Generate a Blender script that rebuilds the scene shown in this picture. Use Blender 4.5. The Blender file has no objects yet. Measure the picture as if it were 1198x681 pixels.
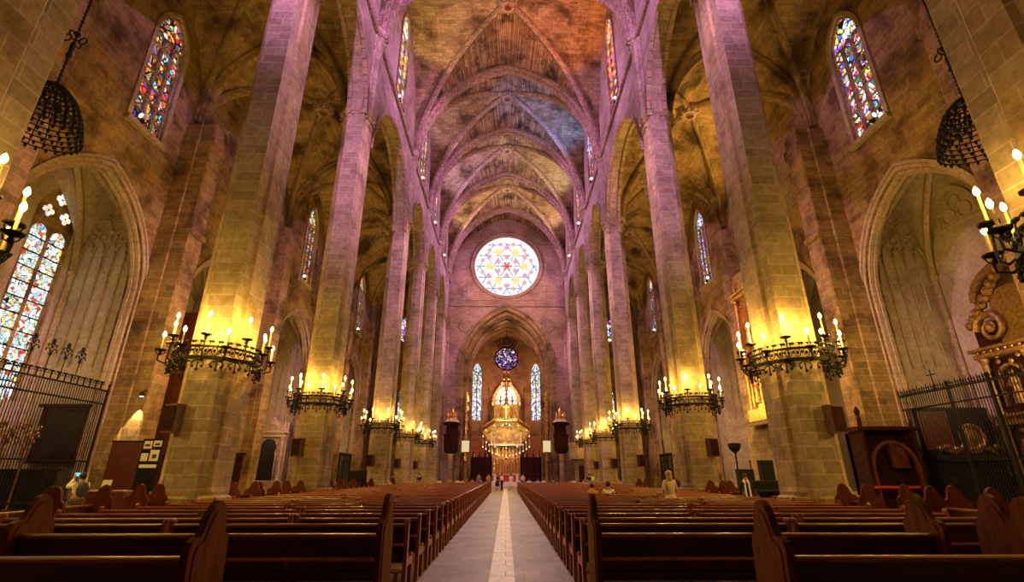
import bpy, math, random
from mathutils import Vector, Matrix
PI = math.pi
V = Vector
rnd = random.Random(7)
sc = bpy.context.scene
COL = sc.collection

# ------------------------------------------------------------------ mesh builder
class MB:
    def __init__(s):
        s.v, s.f, s.m = [], [], []
        s.mat = 0; s.t = None; s.tt = {}
    def add(s, pts, faces):
        b = len(s.v)
        s.v += [tuple(p) for p in pts]
        s.f += [tuple(b + i for i in f) for f in faces]
        s.m += [s.mat] * len(faces)
        if s.t is not None:
            for k in range(len(s.f)-len(faces), len(s.f)): s.tt[k] = s.t
    def poly(s, *pts):
        s.add(pts, [tuple(range(len(pts)))])
    def box(s, x0, x1, y0, y1, z0, z1):
        s.add([(x0,y0,z0),(x1,y0,z0),(x1,y1,z0),(x0,y1,z0),(x0,y0,z1),(x1,y0,z1),(x1,y1,z1),(x0,y1,z1)],
              [(0,3,2,1),(4,5,6,7),(0,1,5,4),(1,2,6,5),(2,3,7,6),(3,0,4,7)])
    def bbox(s, x0, x1, y0, y1, z0, z1, b):
        """box whose four long (vertical-section) edges are chamfered, extruded along its longest axis"""
        d = [x1-x0, y1-y0, z1-z0]
        k = d.index(max(d))
        lo, hi = [x0,y0,z0], [x1,y1,z1]
        i, j = [a for a in range(3) if a != k]
        r = [(lo[i]+b,lo[j]),(hi[i]-b,lo[j]),(hi[i],lo[j]+b),(hi[i],hi[j]-b),(hi[i]-b,hi[j]),(lo[i]+b,hi[j]),(lo[i],hi[j]-b),(lo[i],lo[j]+b)]
        pts = []
        for e in (lo[k], hi[k]):
            for a, c in r:
                p = [0,0,0]; p[i], p[j], p[k] = a, c, e
                pts.append(p)
        s.add(pts, [(n, (n+1)%8, 8+(n+1)%8, 8+n) for n in range(8)] + [tuple(range(7,-1,-1)), tuple(range(8,16))])
    def tube(s, path, r, n=6, cap=True):
        path = [V(p) for p in path]
        rr = r if isinstance(r, (list, tuple)) else [r]*len(path)
        pts = []
        up0 = None
        for i, p in enumerate(path):
            t = (path[min(i+1,len(path)-1)] - path[max(i-1,0)]).normalized()
            if up0 is None or abs(t.dot(up0)) > .98:
                up0 = V((0,0,1)) if abs(t.z) < .9 else V((1,0,0))
            a = t.cross(up0).normalized(); b = t.cross(a).normalized()
            up0 = -b
            for k in range(n):
                w = 2*PI*k/n
                pts.append(p + (a*math.cos(w) + b*math.sin(w))*rr[i])
        fs = []
        for i in range(len(path)-1):
            for k in range(n):
                fs.append((i*n+k, i*n+(k+1)%n, (i+1)*n+(k+1)%n, (i+1)*n+k))
        if cap:
            fs += [tuple(range(n-1,-1,-1)), tuple(range((len(path)-1)*n, len(path)*n))]
        s.add(pts, fs)
    def lathe(s, prof, c=(0,0,0), n=12, rot=0.0, a0=0, a1=2*PI):
        """prof: (r, z) list bottom to top"""
        full = abs(a1-a0-2*PI) < 1e-6
        m = n if full else n+1
        pts, fs = [], []
        for r, z in prof:
            for k in range(m):
                w = a0 + (a1-a0)*k/n + rot
                pts.append((c[0]+r*math.cos(w), c[1]+r*math.sin(w), c[2]+z))
        for i in range(len(prof)-1):
            for k in range(n):
                k2 = (k+1) % m
                fs.append((i*m+k, i*m+k2, (i+1)*m+k2, (i+1)*m+k))
        if full:
            if prof[0] == prof[-1]: pass
            elif prof[0][0] > 1e-4: fs.append(tuple(range(n-1,-1,-1)))
            if prof[0] != prof[-1] and prof[-1][0] > 1e-4: fs.append(tuple(range((len(prof)-1)*n, len(prof)*n)))
        s.add(pts, fs)
    def ball(s, c, r, n=8, sq=(1,1,1)):
        pts, fs = [], []
        h = max(4, n//2+1)
        for i in range(h+1):
            a = PI*i/h
            for k in range(n):
                w = 2*PI*k/n
                pts.append((c[0]+r*sq[0]*math.sin(a)*math.cos(w), c[1]+r*sq[1]*math.sin(a)*math.sin(w), c[2]+r*sq[2]*math.cos(a)))
        for i in range(h):
            for k in range(n):
                fs.append((i*n+k, (i+1)*n+k, (i+1)*n+(k+1)%n, i*n+(k+1)%n))
        s.add(pts, fs)
    def torus(s, c, R, r, n=24, m=6, ax='z', a0=0, a1=2*PI):
        path = []
        full = abs(a1-a0-2*PI) < 1e-6
        for k in range(n+1):
            w = a0+(a1-a0)*k/n
            q = (R*math.cos(w), R*math.sin(w))
            p = {'z':(q[0],q[1],0),'x':(0,q[0],q[1]),'y':(q[0],0,q[1])}[ax]
            path.append((c[0]+p[0], c[1]+p[1], c[2]+p[2]))
        s.tube(path, r, m, cap=not full)
    def sweep(s, path, prof, side, close_prof=True, cap=True):
        """planar path; side = unit vector normal to its plane; prof points (along side, along normal)"""
        path = [V(p) for p in path]; S = V(side).normalized()
        n = len(prof); pts = []; fs = []
        for i, p in enumerate(path):
            t = (path[min(i+1,len(path)-1)] - path[max(i-1,0)]).normalized()
            N = t.cross(S).normalized()
            for a, b in prof:
                pts.append(p + S*a + N*b)
        for i in range(len(path)-1):
            for k in range(n if close_prof else n-1):
                fs.append((i*n+k, i*n+(k+1)%n, (i+1)*n+(k+1)%n, (i+1)*n+k))
        if cap and close_prof:
            fs += [tuple(range(n-1,-1,-1)), tuple(range((len(path)-1)*n, len(path)*n))]
        s.add(pts, fs)
    def prism(s, poly, f3, d0, d1):
        """poly: 2-D points; f3(a,b,d) -> 3-D; solid between d0 and d1"""
        n = len(poly)
        pts = [f3(a,b,d0) for a,b in poly] + [f3(a,b,d1) for a,b in poly]
        s.add(pts, [tuple(range(n-1,-1,-1)), tuple(range(n,2*n))] + [(k,(k+1)%n,n+(k+1)%n,n+k) for k in range(n)])
    def mesh(s, name, mats, smooth=False):
        me = bpy.data.meshes.new(name)
        me.from_pydata(s.v, [], s.f)
        uv = me.uv_layers.new(name='UVMap')
        Z = V((0,0,1))
        for p in me.polygons:
            nn = p.normal
            t = V(s.tt[p.index]) if p.index in s.tt else Z.cross(nn)
            if t.length < .05: t = V((1,0,0)); b = V((0,1,0))
            else:
                t.normalize(); b = nn.cross(t)
            for li in p.loop_indices:
                co = me.vertices[me.loops[li].vertex_index].co
                uv.data[li].uv = (co.dot(t), co.dot(b))
            p.material_index = s.m[p.index]
            p.use_smooth = smooth
        for m in (mats if isinstance(mats, (list,tuple)) else [mats]):
            me.materials.append(m)
        if smooth:
            try:
                me.set_sharp_from_angle(angle=math.radians(40))
            except Exception:
                pass
        return me
    def build(s, name, mats, parent=None, smooth=False, label=None):
        o = bpy.data.objects.new(name, s.mesh(name, mats, smooth))
        COL.objects.link(o)
        if parent is not None: o.parent = parent
        if label: o['label'] = label
        return o

def tag(o, label, cat, group=None, kind=None):
    o['label'] = label; o['category'] = cat
    if group: o['group'] = group
    if kind: o['kind'] = kind
    return o
def thing(name, label, cat, loc=(0,0,0), rz=0.0, group=None, kind=None):
    o = bpy.data.objects.new(name, None)
    o.empty_display_size = .2
    COL.objects.link(o)
    o.location = loc; o.rotation_euler = (0,0,rz)
    return tag(o, label, cat, group, kind)
KIDS = {}
def kids(o):
    return [c for c in o.children]
def dup(o, label, loc=None, rz=None, group=None):
    r = o.copy(); COL.objects.link(r)
    if loc is not None: r.location = loc
    if rz is not None: r.rotation_euler = (0,0,rz)
    r['label'] = label
    if group: r['group'] = group
    for ch in list(o.children):
        c = ch.copy(); COL.objects.link(c); c.parent = r
        for g in list(ch.children):
            d = g.copy(); COL.objects.link(d); d.parent = c
    return r
ONES = 'zeroth first second third fourth fifth sixth seventh eighth ninth tenth eleventh twelfth thirteenth fourteenth fifteenth sixteenth seventeenth eighteenth nineteenth'.split()
TENS = {2:'twent',3:'thirt',4:'fort',5:'fift'}
def ordw(n):
    if n < 20: return ONES[n]
    t, u = divmod(n, 10)
    return TENS[t] + ('ieth' if u == 0 else 'y-' + ONES[u])

# ------------------------------------------------------------------ materials
def newmat(name):
    m = bpy.data.materials.new(name); m.use_nodes = True
    nt = m.node_tree
    for n in list(nt.nodes):
        nt.nodes.remove(n)
    out = nt.nodes.new('ShaderNodeOutputMaterial')
    return m, nt, out
def N(nt, typ, ins=None, **kw):
    n = nt.nodes.new('ShaderNode' + typ)
    for k, v in kw.items(): setattr(n, k, v)
    for k, v in (ins or {}).items():
        if hasattr(v, 'bl_idname') or isinstance(v, bpy.types.NodeSocket): nt.links.new(v, n.inputs[k])
        else: n.inputs[k].default_value = v
    return n
def c4(c): return (c[0], c[1], c[2], 1)
def ramp(nt, fac, stops, interp='LINEAR'):
    r = N(nt, 'ValToRGB', {'Fac': fac})
    e = r.color_ramp; e.interpolation = interp
    while len(e.elements) < len(stops): e.elements.new(.5)
    for el, (p, c) in zip(e.elements, stops):
        el.position = p; el.color = c4(c) if len(c) == 3 else c
    return r.outputs['Color']
def mixc(nt, a, b, fac, mode='MIX'):
    n = N(nt, 'MixRGB', blend_type=mode)
    for k, v in (('Fac', fac), ('Color1', a), ('Color2', b)):
        if isinstance(v, bpy.types.NodeSocket): nt.links.new(v, n.inputs[k])
        else: n.inputs[k].default_value = v if not isinstance(v, tuple) or len(v) == 4 else c4(v)
    return n.outputs['Color']
def stone(name, c1, c2, mortar, bw=.9, bh=.42, ms=.018, stain=.5, rough=.85, bump=.35, dark=(.25,.2,.17), nscale=.35):
    m, nt, out = newmat(name)
    uv = N(nt, 'UVMap', uv_map='UVMap').outputs['UV']
    ge = N(nt, 'NewGeometry').outputs['Position']
    br = N(nt, 'TexBrick', {'Vector': uv, 'Color1': c4(c1), 'Color2': c4(c2), 'Mortar': c4(mortar), 'Scale': 1.0, 'Mortar Size': ms,
                            'Mortar Smooth': .2, 'Bias': 0.0, 'Brick Width': bw, 'Row Height': bh})
    n1 = N(nt, 'TexNoise', {'Vector': ge, 'Scale': nscale, 'Detail': 7.0, 'Roughness': .62}).outputs['Fac']
    n2 = N(nt, 'TexNoise', {'Vector': ge, 'Scale': 5.0, 'Detail': 6.0, 'Roughness': .7}).outputs['Fac']
    st = ramp(nt, n1, [(.36, dark), (.52, (.8,.78,.75)), (.7, (1.1,1.08,1.05))])
    c = mixc(nt, br.outputs['Color'], st, stain, 'MULTIPLY')
    c = mixc(nt, c, ramp(nt, n2, [(.25,(.45,.43,.4)),(.6,(1.12,1.1,1.08))]), .7, 'MULTIPLY')
    hgt = N(nt, 'Math', {0: N(nt,'Math',{0:br.outputs['Fac'],1:-1.0},operation='MULTIPLY').outputs[0], 1: N(nt,'Math',{0:n2,1:.9},operation='MULTIPLY').outputs[0]}, operation='ADD').outputs[0]
    bp = N(nt, 'Bump', {'Strength': bump, 'Distance': .06, 'Height': hgt}).outputs['Normal']
    p = N(nt, 'BsdfPrincipled', {'Base Color': c, 'Roughness': rough, 'Normal': bp, 'Specular IOR Level': .25})
    nt.links.new(p.outputs[0], out.inputs[0])
    return m
def plain(name, c, rough=.6, metal=0.0, var=.35, scale=6.0, spec=.5, bump=0.0, stretch=None, emit=None, estr=0.0):
    m, nt, out = newmat(name)
    co = N(nt, 'TexCoord').outputs['Object']
    if stretch:
        co = N(nt, 'Mapping', {'Vector': co, 'Scale': stretch}).outputs[0]
    n = N(nt, 'TexNoise', {'Vector': co, 'Scale': scale, 'Detail': 5.0, 'Roughness': .6}).outputs['Fac']
    lo = tuple(x*(1-var) for x in c); hi = tuple(min(1, x*(1+var)) for x in c)
    col = ramp(nt, n, [(.3, lo), (.7, hi)])
    ins = {'Base Color': col, 'Roughness': rough, 'Metallic': metal, 'Specular IOR Level': spec}
    if bump:
        ins['Normal'] = N(nt, 'Bump', {'Strength': bump, 'Distance': .03, 'Height': n}).outputs['Normal']
    if emit:
        ins['Emission Color'] = c4(emit); ins['Emission Strength'] = estr
    p = N(nt, 'BsdfPrincipled', ins)
    nt.links.new(p.outputs[0], out.inputs[0])
    return m
def emis(name, c, s):
    m, nt, out = newmat(name)
    e = N(nt, 'Emission', {'Color': c4(c), 'Strength': s})
    nt.links.new(e.outputs[0], out.inputs[0])
    return m
def stained(name, pal, strength=2.0, scale=5.0, edge=.06, stretch=(1,1,1)):
    """leaded stained glass lit from outside: random panes of the palette between black lead lines"""
    m, nt, out = newmat(name)
    uv = N(nt, 'Mapping', {'Vector': N(nt, 'UVMap', uv_map='UVMap').outputs['UV'], 'Scale': stretch}).outputs[0]
    v1 = N(nt, 'TexVoronoi', {'Vector': uv, 'Scale': scale}, feature='F1')
    v2 = N(nt, 'TexVoronoi', {'Vector': uv, 'Scale': scale}, feature='DISTANCE_TO_EDGE')
    sep = N(nt, 'SeparateColor', {'Color': v1.outputs['Color']})
    big = N(nt, 'TexNoise', {'Vector': uv, 'Scale': .9, 'Detail': 2.0}).outputs['Fac']
    k = N(nt, 'Math', {0: sep.outputs[0], 1: N(nt,'Math',{0:big,1:1.2},operation='MULTIPLY').outputs[0]}, operation='ADD').outputs[0]
    k = N(nt, 'Math', {0: k}, operation='FRACT').outputs[0]
    col = ramp(nt, k, [(i/len(pal), c) for i, c in enumerate(pal)], 'CONSTANT')
    lead = N(nt, 'Math', {0: v2.outputs['Distance'], 1: edge}, operation='GREATER_THAN').outputs[0]
    bri = N(nt, 'MapRange', {0: sep.outputs[1], 1: 0.0, 2: 1.0, 3: .35, 4: 1.3}).outputs[0]
    st = N(nt, 'Math', {0: N(nt,'Math',{0:lead,1:bri},operation='MULTIPLY').outputs[0], 1: strength}, operation='MULTIPLY').outputs[0]
    e = N(nt, 'Emission', {'Color': col, 'Strength': st})
    g = N(nt, 'BsdfPrincipled', {'Base Color': (.02,.02,.02,1), 'Roughness': .3})
    a = N(nt, 'AddShader'); nt.links.new(e.outputs[0], a.inputs[0]); nt.links.new(g.outputs[0], a.inputs[1])
    nt.links.new(a.outputs[0], out.inputs[0])
    return m

M = {}
M['col'] = stone('column stone', (.46,.345,.22), (.35,.255,.16), (.56,.44,.3), 1.15, .5, .02, .75, dark=(.3,.22,.16), nscale=.5)
M['wall'] = stone('wall stone', (.38,.255,.105), (.24,.15,.058), (.46,.32,.16), .85, .38, .014, .9, dark=(.2,.14,.1), nscale=.45)
M['nave'] = stone('clerestory stone', (.44,.35,.27), (.31,.24,.18), (.5,.42,.34), .9, .4, .018, .65, dark=(.35,.28,.23), nscale=.5)
M['end'] = stone('east wall stone', (.46,.33,.26), (.34,.235,.18), (.28,.19,.14), .8, .34, .03, .6)
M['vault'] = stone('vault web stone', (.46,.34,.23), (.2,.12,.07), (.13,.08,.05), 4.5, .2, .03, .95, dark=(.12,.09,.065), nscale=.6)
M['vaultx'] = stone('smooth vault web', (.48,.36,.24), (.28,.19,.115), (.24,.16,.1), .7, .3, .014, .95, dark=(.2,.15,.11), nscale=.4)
M['avault'] = stone('aisle vault stone', (.4,.29,.15), (.27,.18,.09), (.2,.13,.07), 1.2, .4, .014, .95, dark=(.13,.09,.06))
M['rib'] = stone('rib stone', (.47,.35,.27), (.33,.24,.18), (.18,.12,.09), .7, .6, .035, .6, dark=(.35,.28,.23))
M['plaster'] = stone('chapel plaster', (.46,.38,.28), (.43,.35,.26), (.4,.32,.23), 1.6, .7, .006, .6, dark=(.5,.42,.33), nscale=.6, bump=.12)
M['floor'] = stone('floor slabs', (.45,.33,.25), (.34,.245,.18), (.2,.145,.11), .62, .5, .012, .65, rough=.55, bump=.12, nscale=.8)
M['marble'] = stone('marble runner', (.9,.84,.9), (.74,.68,.74), (.25,.22,.2), .6, .55, .012, .35, rough=.5, bump=.05, nscale=2.5, dark=(.45,.42,.42))
M['pew'] = plain('pew wood', (.058,.008,.003), .38, var=.5, scale=3.0, stretch=(.6,6,6), spec=.5)
M['pewend'] = plain('pew end wood', (.11,.026,.007), .6, var=.45, scale=3.0, stretch=(4,4,.7), spec=.1)
M['pewtop'] = plain('worn pew wood', (.27,.075,.02), .3, var=.4, scale=4.0, stretch=(.6,6,6), spec=.5)  # highlight along the pew rails put into this lighter colour
M['plank'] = plain('kneeler plank', (.34,.16,.06), .5, var=.4, scale=4.0, stretch=(.6,6,6))
M['darkwood'] = plain('dark wood', (.03,.008,.004), .85, var=.5, scale=4.0, spec=.1)
M['redwood'] = plain('red brown wood', (.085,.018,.006), .45, var=.4, scale=4.0, stretch=(4,4,.6))
M['black'] = plain('black lacquer', (.01,.008,.007), .5, var=.3, spec=.2)
M['iron'] = plain('wrought iron', (.008,.006,.004), .65, 0.0, .4, 12.0, spec=.2)
M['gold'] = plain('gilded wood', (.62,.36,.09), .32, .85, .55, 5.0, bump=.5)
M['dimgold'] = plain('old gilding', (.24,.13,.035), .45, .6, .6, 7.0, bump=.6)
M['candle'] = plain('candle wax', (.75,.6,.3), .5, var=.1)
M['bulb'] = emis('candle bulb', (1, .74, .22), 22.0)
M['lens'] = emis('floodlight lens', (1, .9, .72), 9.0)
M['white'] = plain('white cloth', (.72,.68,.64), .8, var=.1)
M['paper'] = plain('white paper', (.75,.72,.66), .7, var=.08, scale=9)
M['skin'] = plain('skin', (.5,.27,.18), .55, var=.1)
M['hairdark'] = plain('dark hair', (.02,.013,.01), .5, var=.3, scale=20)
M['hairfair'] = plain('fair hair', (.45,.28,.11), .5, var=.3, scale=20)
def cloth(name, c): return plain(name, c, .85, var=.18, scale=5.0)
M['choir'] = stone('choir stone', (.38,.23,.13), (.33,.19,.105), (.28,.16,.085), 1.2, .5, .012, .8, dark=(.3,.2,.14))
M['mould'] = stone('moulding stone', (.47,.37,.25), (.4,.31,.2), (.3,.22,.14), .6, .5, .015, .6, dark=(.45,.36,.28))
M['relief'] = plain('painted red brown relief', (.34,.13,.05), .7, var=.5, scale=3.0, bump=.4)
M['redcloth'] = cloth('red cloth', (.45,.03,.02))
M['screen'] = emis('lit phone screen', (.15,.55,.8), 1.6)
CAND_E, UP_E, PIER_E, AISLE_E, CHAPEL_E, WALL_E, WEB_E, ROSE_E, CHOIR_E = 150, 1900, 10000, 1500, 380, 500, 5500, 27000, 2600
LOW_E, WORLD_S, EXPO, WEST_E, EAST_E, COL_E = 1050, .02, 0.0, 30000, 7500, 26000
# ------------------------------------------------------------------ layout (metres; camera over the origin, looking along +Y)
CY = [-3.0, 6.7, 16.4, 26.1, 39.8, 49.5, 59.0, 68.5]     # piers
YW = 72.0                                                  # east wall
CX, WF, AW = 9.7, 9.0, 20.0                                # pier axis, nave wall face, aisle wall face
NS, NA = 30.0, 41.2                                        # nave springing, arch crown
AS, AA = 22.8, 30.0                                        # aisle springing, crown
def archz(d, half, zs, rise):
    d = min(abs(d), half)
    r = (half*half + rise*rise)/(2*half)
    c = half - r
    return zs + math.sqrt(max(0, r*r - (d-c)**2))
def struct(o, label, cat):
    return tag(o, label, cat, kind='structure')
MLW = lambda s,z,d: (-AW-d, s, z)
MRW = lambda s,z,d: (AW+d, s, z)
MLN = lambda s,z,d: (-WF-d, s, z)
MRN = lambda s,z,d: (WF+d, s, z)
MEND = lambda s,z,d: (s, YW+d, z)

def wall(mb, F, s0, s1, z0, ztop, ops, th):
    """solid wall with openings (sa, sb, lo(s), hi(s)) and full-depth reveals"""
    zt = ztop if callable(ztop) else (lambda s: ztop)
    cuts = {s0, s1}
    for a, b, lo, hi in ops:
        for k in range(33):
            cuts.add(round((a+b)/2 - (b-a)/2*math.cos(PI*k/32), 5))
    if callable(ztop):
        for k in range(41): cuts.add(round(s0+(s1-s0)*k/40, 5))
    cuts = sorted(c for c in cuts if s0-1e-6 <= c <= s1+1e-6)
    for a, b in zip(cuts, cuts[1:]):
        if b-a < 1e-6: continue
        mid = (a+b)/2
        act = sorted([o for o in ops if o[0] < mid < o[1]], key=lambda o: o[2](mid))
        ends = []
        for s in (a, b):
            L, pz = [], z0
            for o in act:
                L.append((pz, o[2](s))); pz = o[3](s)
            L.append((pz, zt(s))); ends.append(L)
        for (la, ha), (lb, hb) in zip(*ends):
            if ha-la < 1e-5 and hb-lb < 1e-5: continue
            mb.poly(F(a,la,0), F(b,lb,0), F(b,hb,0), F(a,ha,0))
            mb.poly(F(a,la,th), F(a,ha,th), F(b,hb,th), F(b,lb,th))
        for o in act:
            for g in (o[2], o[3]):
                if g(mid) > z0+1e-3:
                    mb.poly(F(a,g(a),0), F(b,g(b),0), F(b,g(b),th), F(a,g(a),th))
    for a, b, lo, hi in ops:
        for s in (a, b):
            if hi(s)-lo(s) > 1e-3:
                mb.poly(F(s,lo(s),0), F(s,hi(s),0), F(s,hi(s),th), F(s,lo(s),th))
def arch_op(c, half, sill, zs, rise):
    return (c-half, c+half, lambda s: sill, lambda s: archz(s-c, half, zs, rise))
def arch_path(F, c, half, zs, rise, d, foot=None, n=16):
    pts = []
    if foot is not None: pts.append(F(c-half, foot, d))
    for k in range(-n, n+1):
        t = half*math.sin(PI/2*k/n)
        pts.append(F(c+t, archz(t, half, zs, rise), d))
    if foot is not None: pts.append(F(c+half, foot, d))
    return pts

# floor
mb = MB(); mb.poly((-26,-3,0),(26,-3,0),(26,104,0),(-26,104,0))
struct(mb.build('floor', M['floor']), 'worn grey-brown stone slab floor of the nave and aisles', 'floor')
mb = MB(); mb.box(-.27,.15,-3,66,-.05,.006)
struct(mb.build('trim_1', M['marble']), 'pale marble strip running down the middle of the centre aisle', 'floor strip')

# ------------------------------------------------------------------ vaults
def vault(mb, cx, cy, hx, hy, zs, za, crown, n=14):
    P = lambda t: archz(t, 1.0, 0, 1.25)/1.25*(za-zs) + zs
    P = (lambda hxx: (lambda t: archz(t*hxx, hxx, zs, za-zs)))(max(hx, .1) if (za-zs) >= hx else (za-zs)*.999)
    def z(a, b): return P(min(abs(a),abs(b))) + crown*(1-max(abs(a),abs(b)))
    g = [math.sin(PI/2*k/n) for k in range(-n, n+1)]
    for i in range(2*n):
        for j in range(2*n):
            a0, a1, b0, b1 = g[i], g[i+1], g[j], g[j+1]
            p = lambda a,b: (cx+hx*a, cy+hy*b, z(a,b))
            mb.t = (0,1,0) if abs(a0+a1) < abs(b0+b1)-1e-9 else (1,0,0)
            tri = ((p(a0,b0),p(a1,b1),p(a0,b1)),(p(a0,b0),p(a1,b0),p(a1,b1))) if (a0+a1)*(b0+b1) > 0 else ((p(a0,b0),p(a1,b0),p(a0,b1)),(p(a1,b0),p(a1,b1),p(a0,b1)))
            for q in tri:
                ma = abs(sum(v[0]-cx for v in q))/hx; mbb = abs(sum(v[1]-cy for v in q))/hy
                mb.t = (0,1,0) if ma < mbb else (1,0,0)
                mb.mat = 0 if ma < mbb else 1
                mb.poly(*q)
    mb.t = None; mb.mat = 0
    return P, z
RIB = [(-.26,.25),(-.26,-.12),(-.13,-.3),(0,-.42),(.13,-.3),(.26,-.12),(.26,.25)]
TRA = [(-.5,.3),(-.5,-.1),(-.4,-.22),(-.3,-.22),(-.22,-.5),(.22,-.5),(.3,-.22),(.4,-.22),(.5,-.1),(.5,.3)]
def scale_prof(p, k): return [(a*k, b*k) for a,b in p]
def rib_path(cx, cy, ax, ay, zf, n=18):
    return [(cx+ax*math.sin(PI/2*k/n), cy+ay*math.sin(PI/2*k/n), zf(math.sin(PI/2*k/n))) for k in range(-n,n+1)]
def flip(path, prof, side):
    return path
nv, av, nr, ar = MB(), MB(), MB(), MB()
def ribs(mb, cx, cy, hx, hy, zf, prof):
    for sx in (1,-1):
        path = rib_path(cx, cy, hx, hy*sx, zf)
        side = V((hy*sx, -hx, 0)).normalized()
        # normal t x S should point up on the way
        t = V((hx,hy*sx,0)).normalized()
        up = t.cross(side).z
        mb.sweep(path, prof if up > 0 else [(a,-b) for a,b in prof], side)
bosses = []
BAYS = list(zip(CY, CY[1:] + [YW]))
for y0, y1 in BAYS:
    cy, hy = (y0+y1)/2, (y1-y0)/2
    P, z = vault(nv, 0, cy, WF+.1, hy, NS, NA, 1.2)
    if hy > 3:
        ribs(nr, 0, cy, WF-.1, hy-.1, lambda t: z(t,t)-.02, RIB)
        bosses.append((0, cy, z(0,0)))
    for sx in (-1,1):
        ax = sx*(10.3+AW)/2
        Pa, za = vault(av, ax, cy, (AW-10.3)/2+.05, hy, AS, AA, .35)
        if hy > 3:
            ribs(ar, ax, cy, (AW-10.3)/2-.1, hy-.1, lambda t: za(t,t)-.02, scale_prof(RIB,.8))
            bosses.append((ax, cy, za(0,0)))
for y in CY:
    nr.sweep(rib_path(0, y, WF-.15, 0, lambda t: archz(t*(WF), WF, NS, NA-NS)-.05), [(a,-b) for a,b in TRA] if V((1,0,0)).cross(V((0,1,0))).z < 0 else TRA, (0,1,0))
    for sx in (-1,1):
        ax = sx*(10.3+AW)/2; hx = (AW-10.3)/2
        ar.sweep(rib_path(ax, y, hx, 0, lambda t: archz(t*hx, hx, AS, AA-AS)-.05), scale_prof(TRA,.85), (0,1,0))
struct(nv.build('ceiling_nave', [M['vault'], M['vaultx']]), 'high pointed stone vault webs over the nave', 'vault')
struct(av.build('ceiling_aisle', [M['avault'], M['avault']]), 'ochre stone vault webs over both side aisles', 'vault')
struct(nr.build('trim_2', M['rib']), 'moulded arches and diagonal ribs of the nave vault', 'ribs')
struct(ar.build('trim_3', M['avault']), 'moulded arches and diagonal ribs of the side aisle vaults', 'ribs')

# ------------------------------------------------------------------ nave walls: arcade arches below, clerestory windows above
ARC = []
for y0, y1 in BAYS[:-1]:
    half = (y1-y0)/2 - .95
    zs = min(22.9, 27.8-half-.25)
    ARC.append(((y0+y1)/2, half, zs, 27.8-zs))
ARC_END = (70.3, .9, 22.9, 3.0)
CLER = [i for i in range(1, len(ARC))]
for F, side in ((MLN,'left'), (MRN,'right')):
    mb, tr = MB(), MB()
    ops = [arch_op(c, h, 0, zs, r) for c,h,zs,r in ARC]
    ops += [arch_op(ARC[i][0], 1.4, 31.0, 37.4, 2.9) for i in CLER]
    wall(mb, F, CY[0], YW, 0, 43, ops, 1.0)
    struct(mb.build('wall_nave_'+side, M['nave']), f'upper nave wall above the arcade on the {side} side', 'wall')
    sgn = -1 if side == 'left' else 1
    for c,h,zs,r in ARC:
        for d, k in ((.0,.14),(1.0,.14)):
            path = arch_path(F, c, h-.02, zs, r, d)
            tr.sweep(path, [(-k,-k),(k,-k),(k,k*.6),(-k,k*.6)], (1,0,0))
    x0, x1 = sorted((sgn*8.72, sgn*9.02))
    tr.bbox(x0,x1,CY[0],YW,29.75,30.05,.06)
    for i in CLER:
        tr.sweep(arch_path(F, ARC[i][0], 1.5, 37.4, 3.05, 0, 31.0), [(-.1,-.12),(.1,-.12),(.1,.12),(-.1,.12)], (1,0,0))
    struct(tr.build('trim_4' if side=='left' else 'trim_5', M['rib']), f'arch mouldings and string course along the {side} nave wall', 'moulding')

# ------------------------------------------------------------------ windows
GL = {}
W_,Y_,R_,B_,G_,P_,K_,O_,C_ = (1,.96,.88),(1,.62,.08),(.85,.05,.03),(.06,.12,.8),(.05,.4,.14),(.32,.08,.8),(.02,.012,.01),(1,.27,.02),(.15,.55,.9)
GL['aisle_left'] = stained('glass of many colours', [K_,R_,W_,O_,K_,B_,R_,G_,(.9,.75,.5),K_,C_,O_,Y_,R_], 1.4, 2.5, .06)
GL['aisle_right'] = stained('glass red white and violet', [R_,W_,(1,.9,.6),P_,W_,R_,(.8,.3,.5),K_,Y_,W_,B_,G_], 2.0, 2.7, .06)
GL['aisle_far_left'] = stained('glass red green and orange', [R_,O_,G_,W_,R_,C_,Y_,K_], 1.6, 3.2, .05)
GL['aisle_far_right'] = stained('glass violet and amber', [P_,Y_,W_,B_,O_,(.7,.6,1),K_,C_], 1.9, 3.2, .05)
GL['clear_left'] = stained('glass amber blue and green', [Y_,W_,B_,O_,G_,P_,(1,.8,.4),C_,Y_], 2.4, 1.7, .03, (1,1,1))
GL['clear_right'] = stained('glass red orange and yellow', [R_,O_,W_,Y_,R_,(1,.85,.6),O_,P_,B_], 2.4, 1.7, .03)
GL['chapel'] = stained('pale patterned glass', [W_,(.75,.9,1),(.9,1,.85),W_,Y_,(.3,.6,.9),R_,W_,(.4,.75,.5),(.95,.9,1)], 1.7, 5.5, .05)
GL['apse'] = stained('cool white glass', [W_,(.8,.9,1),(.1,.2,.22),W_,(.3,.5,.3),(.8,.75,1),(.15,.12,.3),W_], 1.8, 1.7, .05)
GL['violet'] = stained('violet rose glass', [P_,(.75,.7,1),(.3,.1,.5),W_,(.5,.1,.35),K_], 1.5, 2.2, .09)
GL['aisle_rose'] = stained('aisle rose glass', [P_,Y_,W_,(.8,.2,.7),C_,G_,K_], 2.6, 1.6, .06)
GL['blue'] = stained('blue white lancet glass', [(.5,.65,1),W_,(.2,.3,.7),K_], 1.8, 1.6, .06)
GL['light'] = emis('back lit clear glass', (1,.96,.9), 2.2)
WN = [0]
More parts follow.
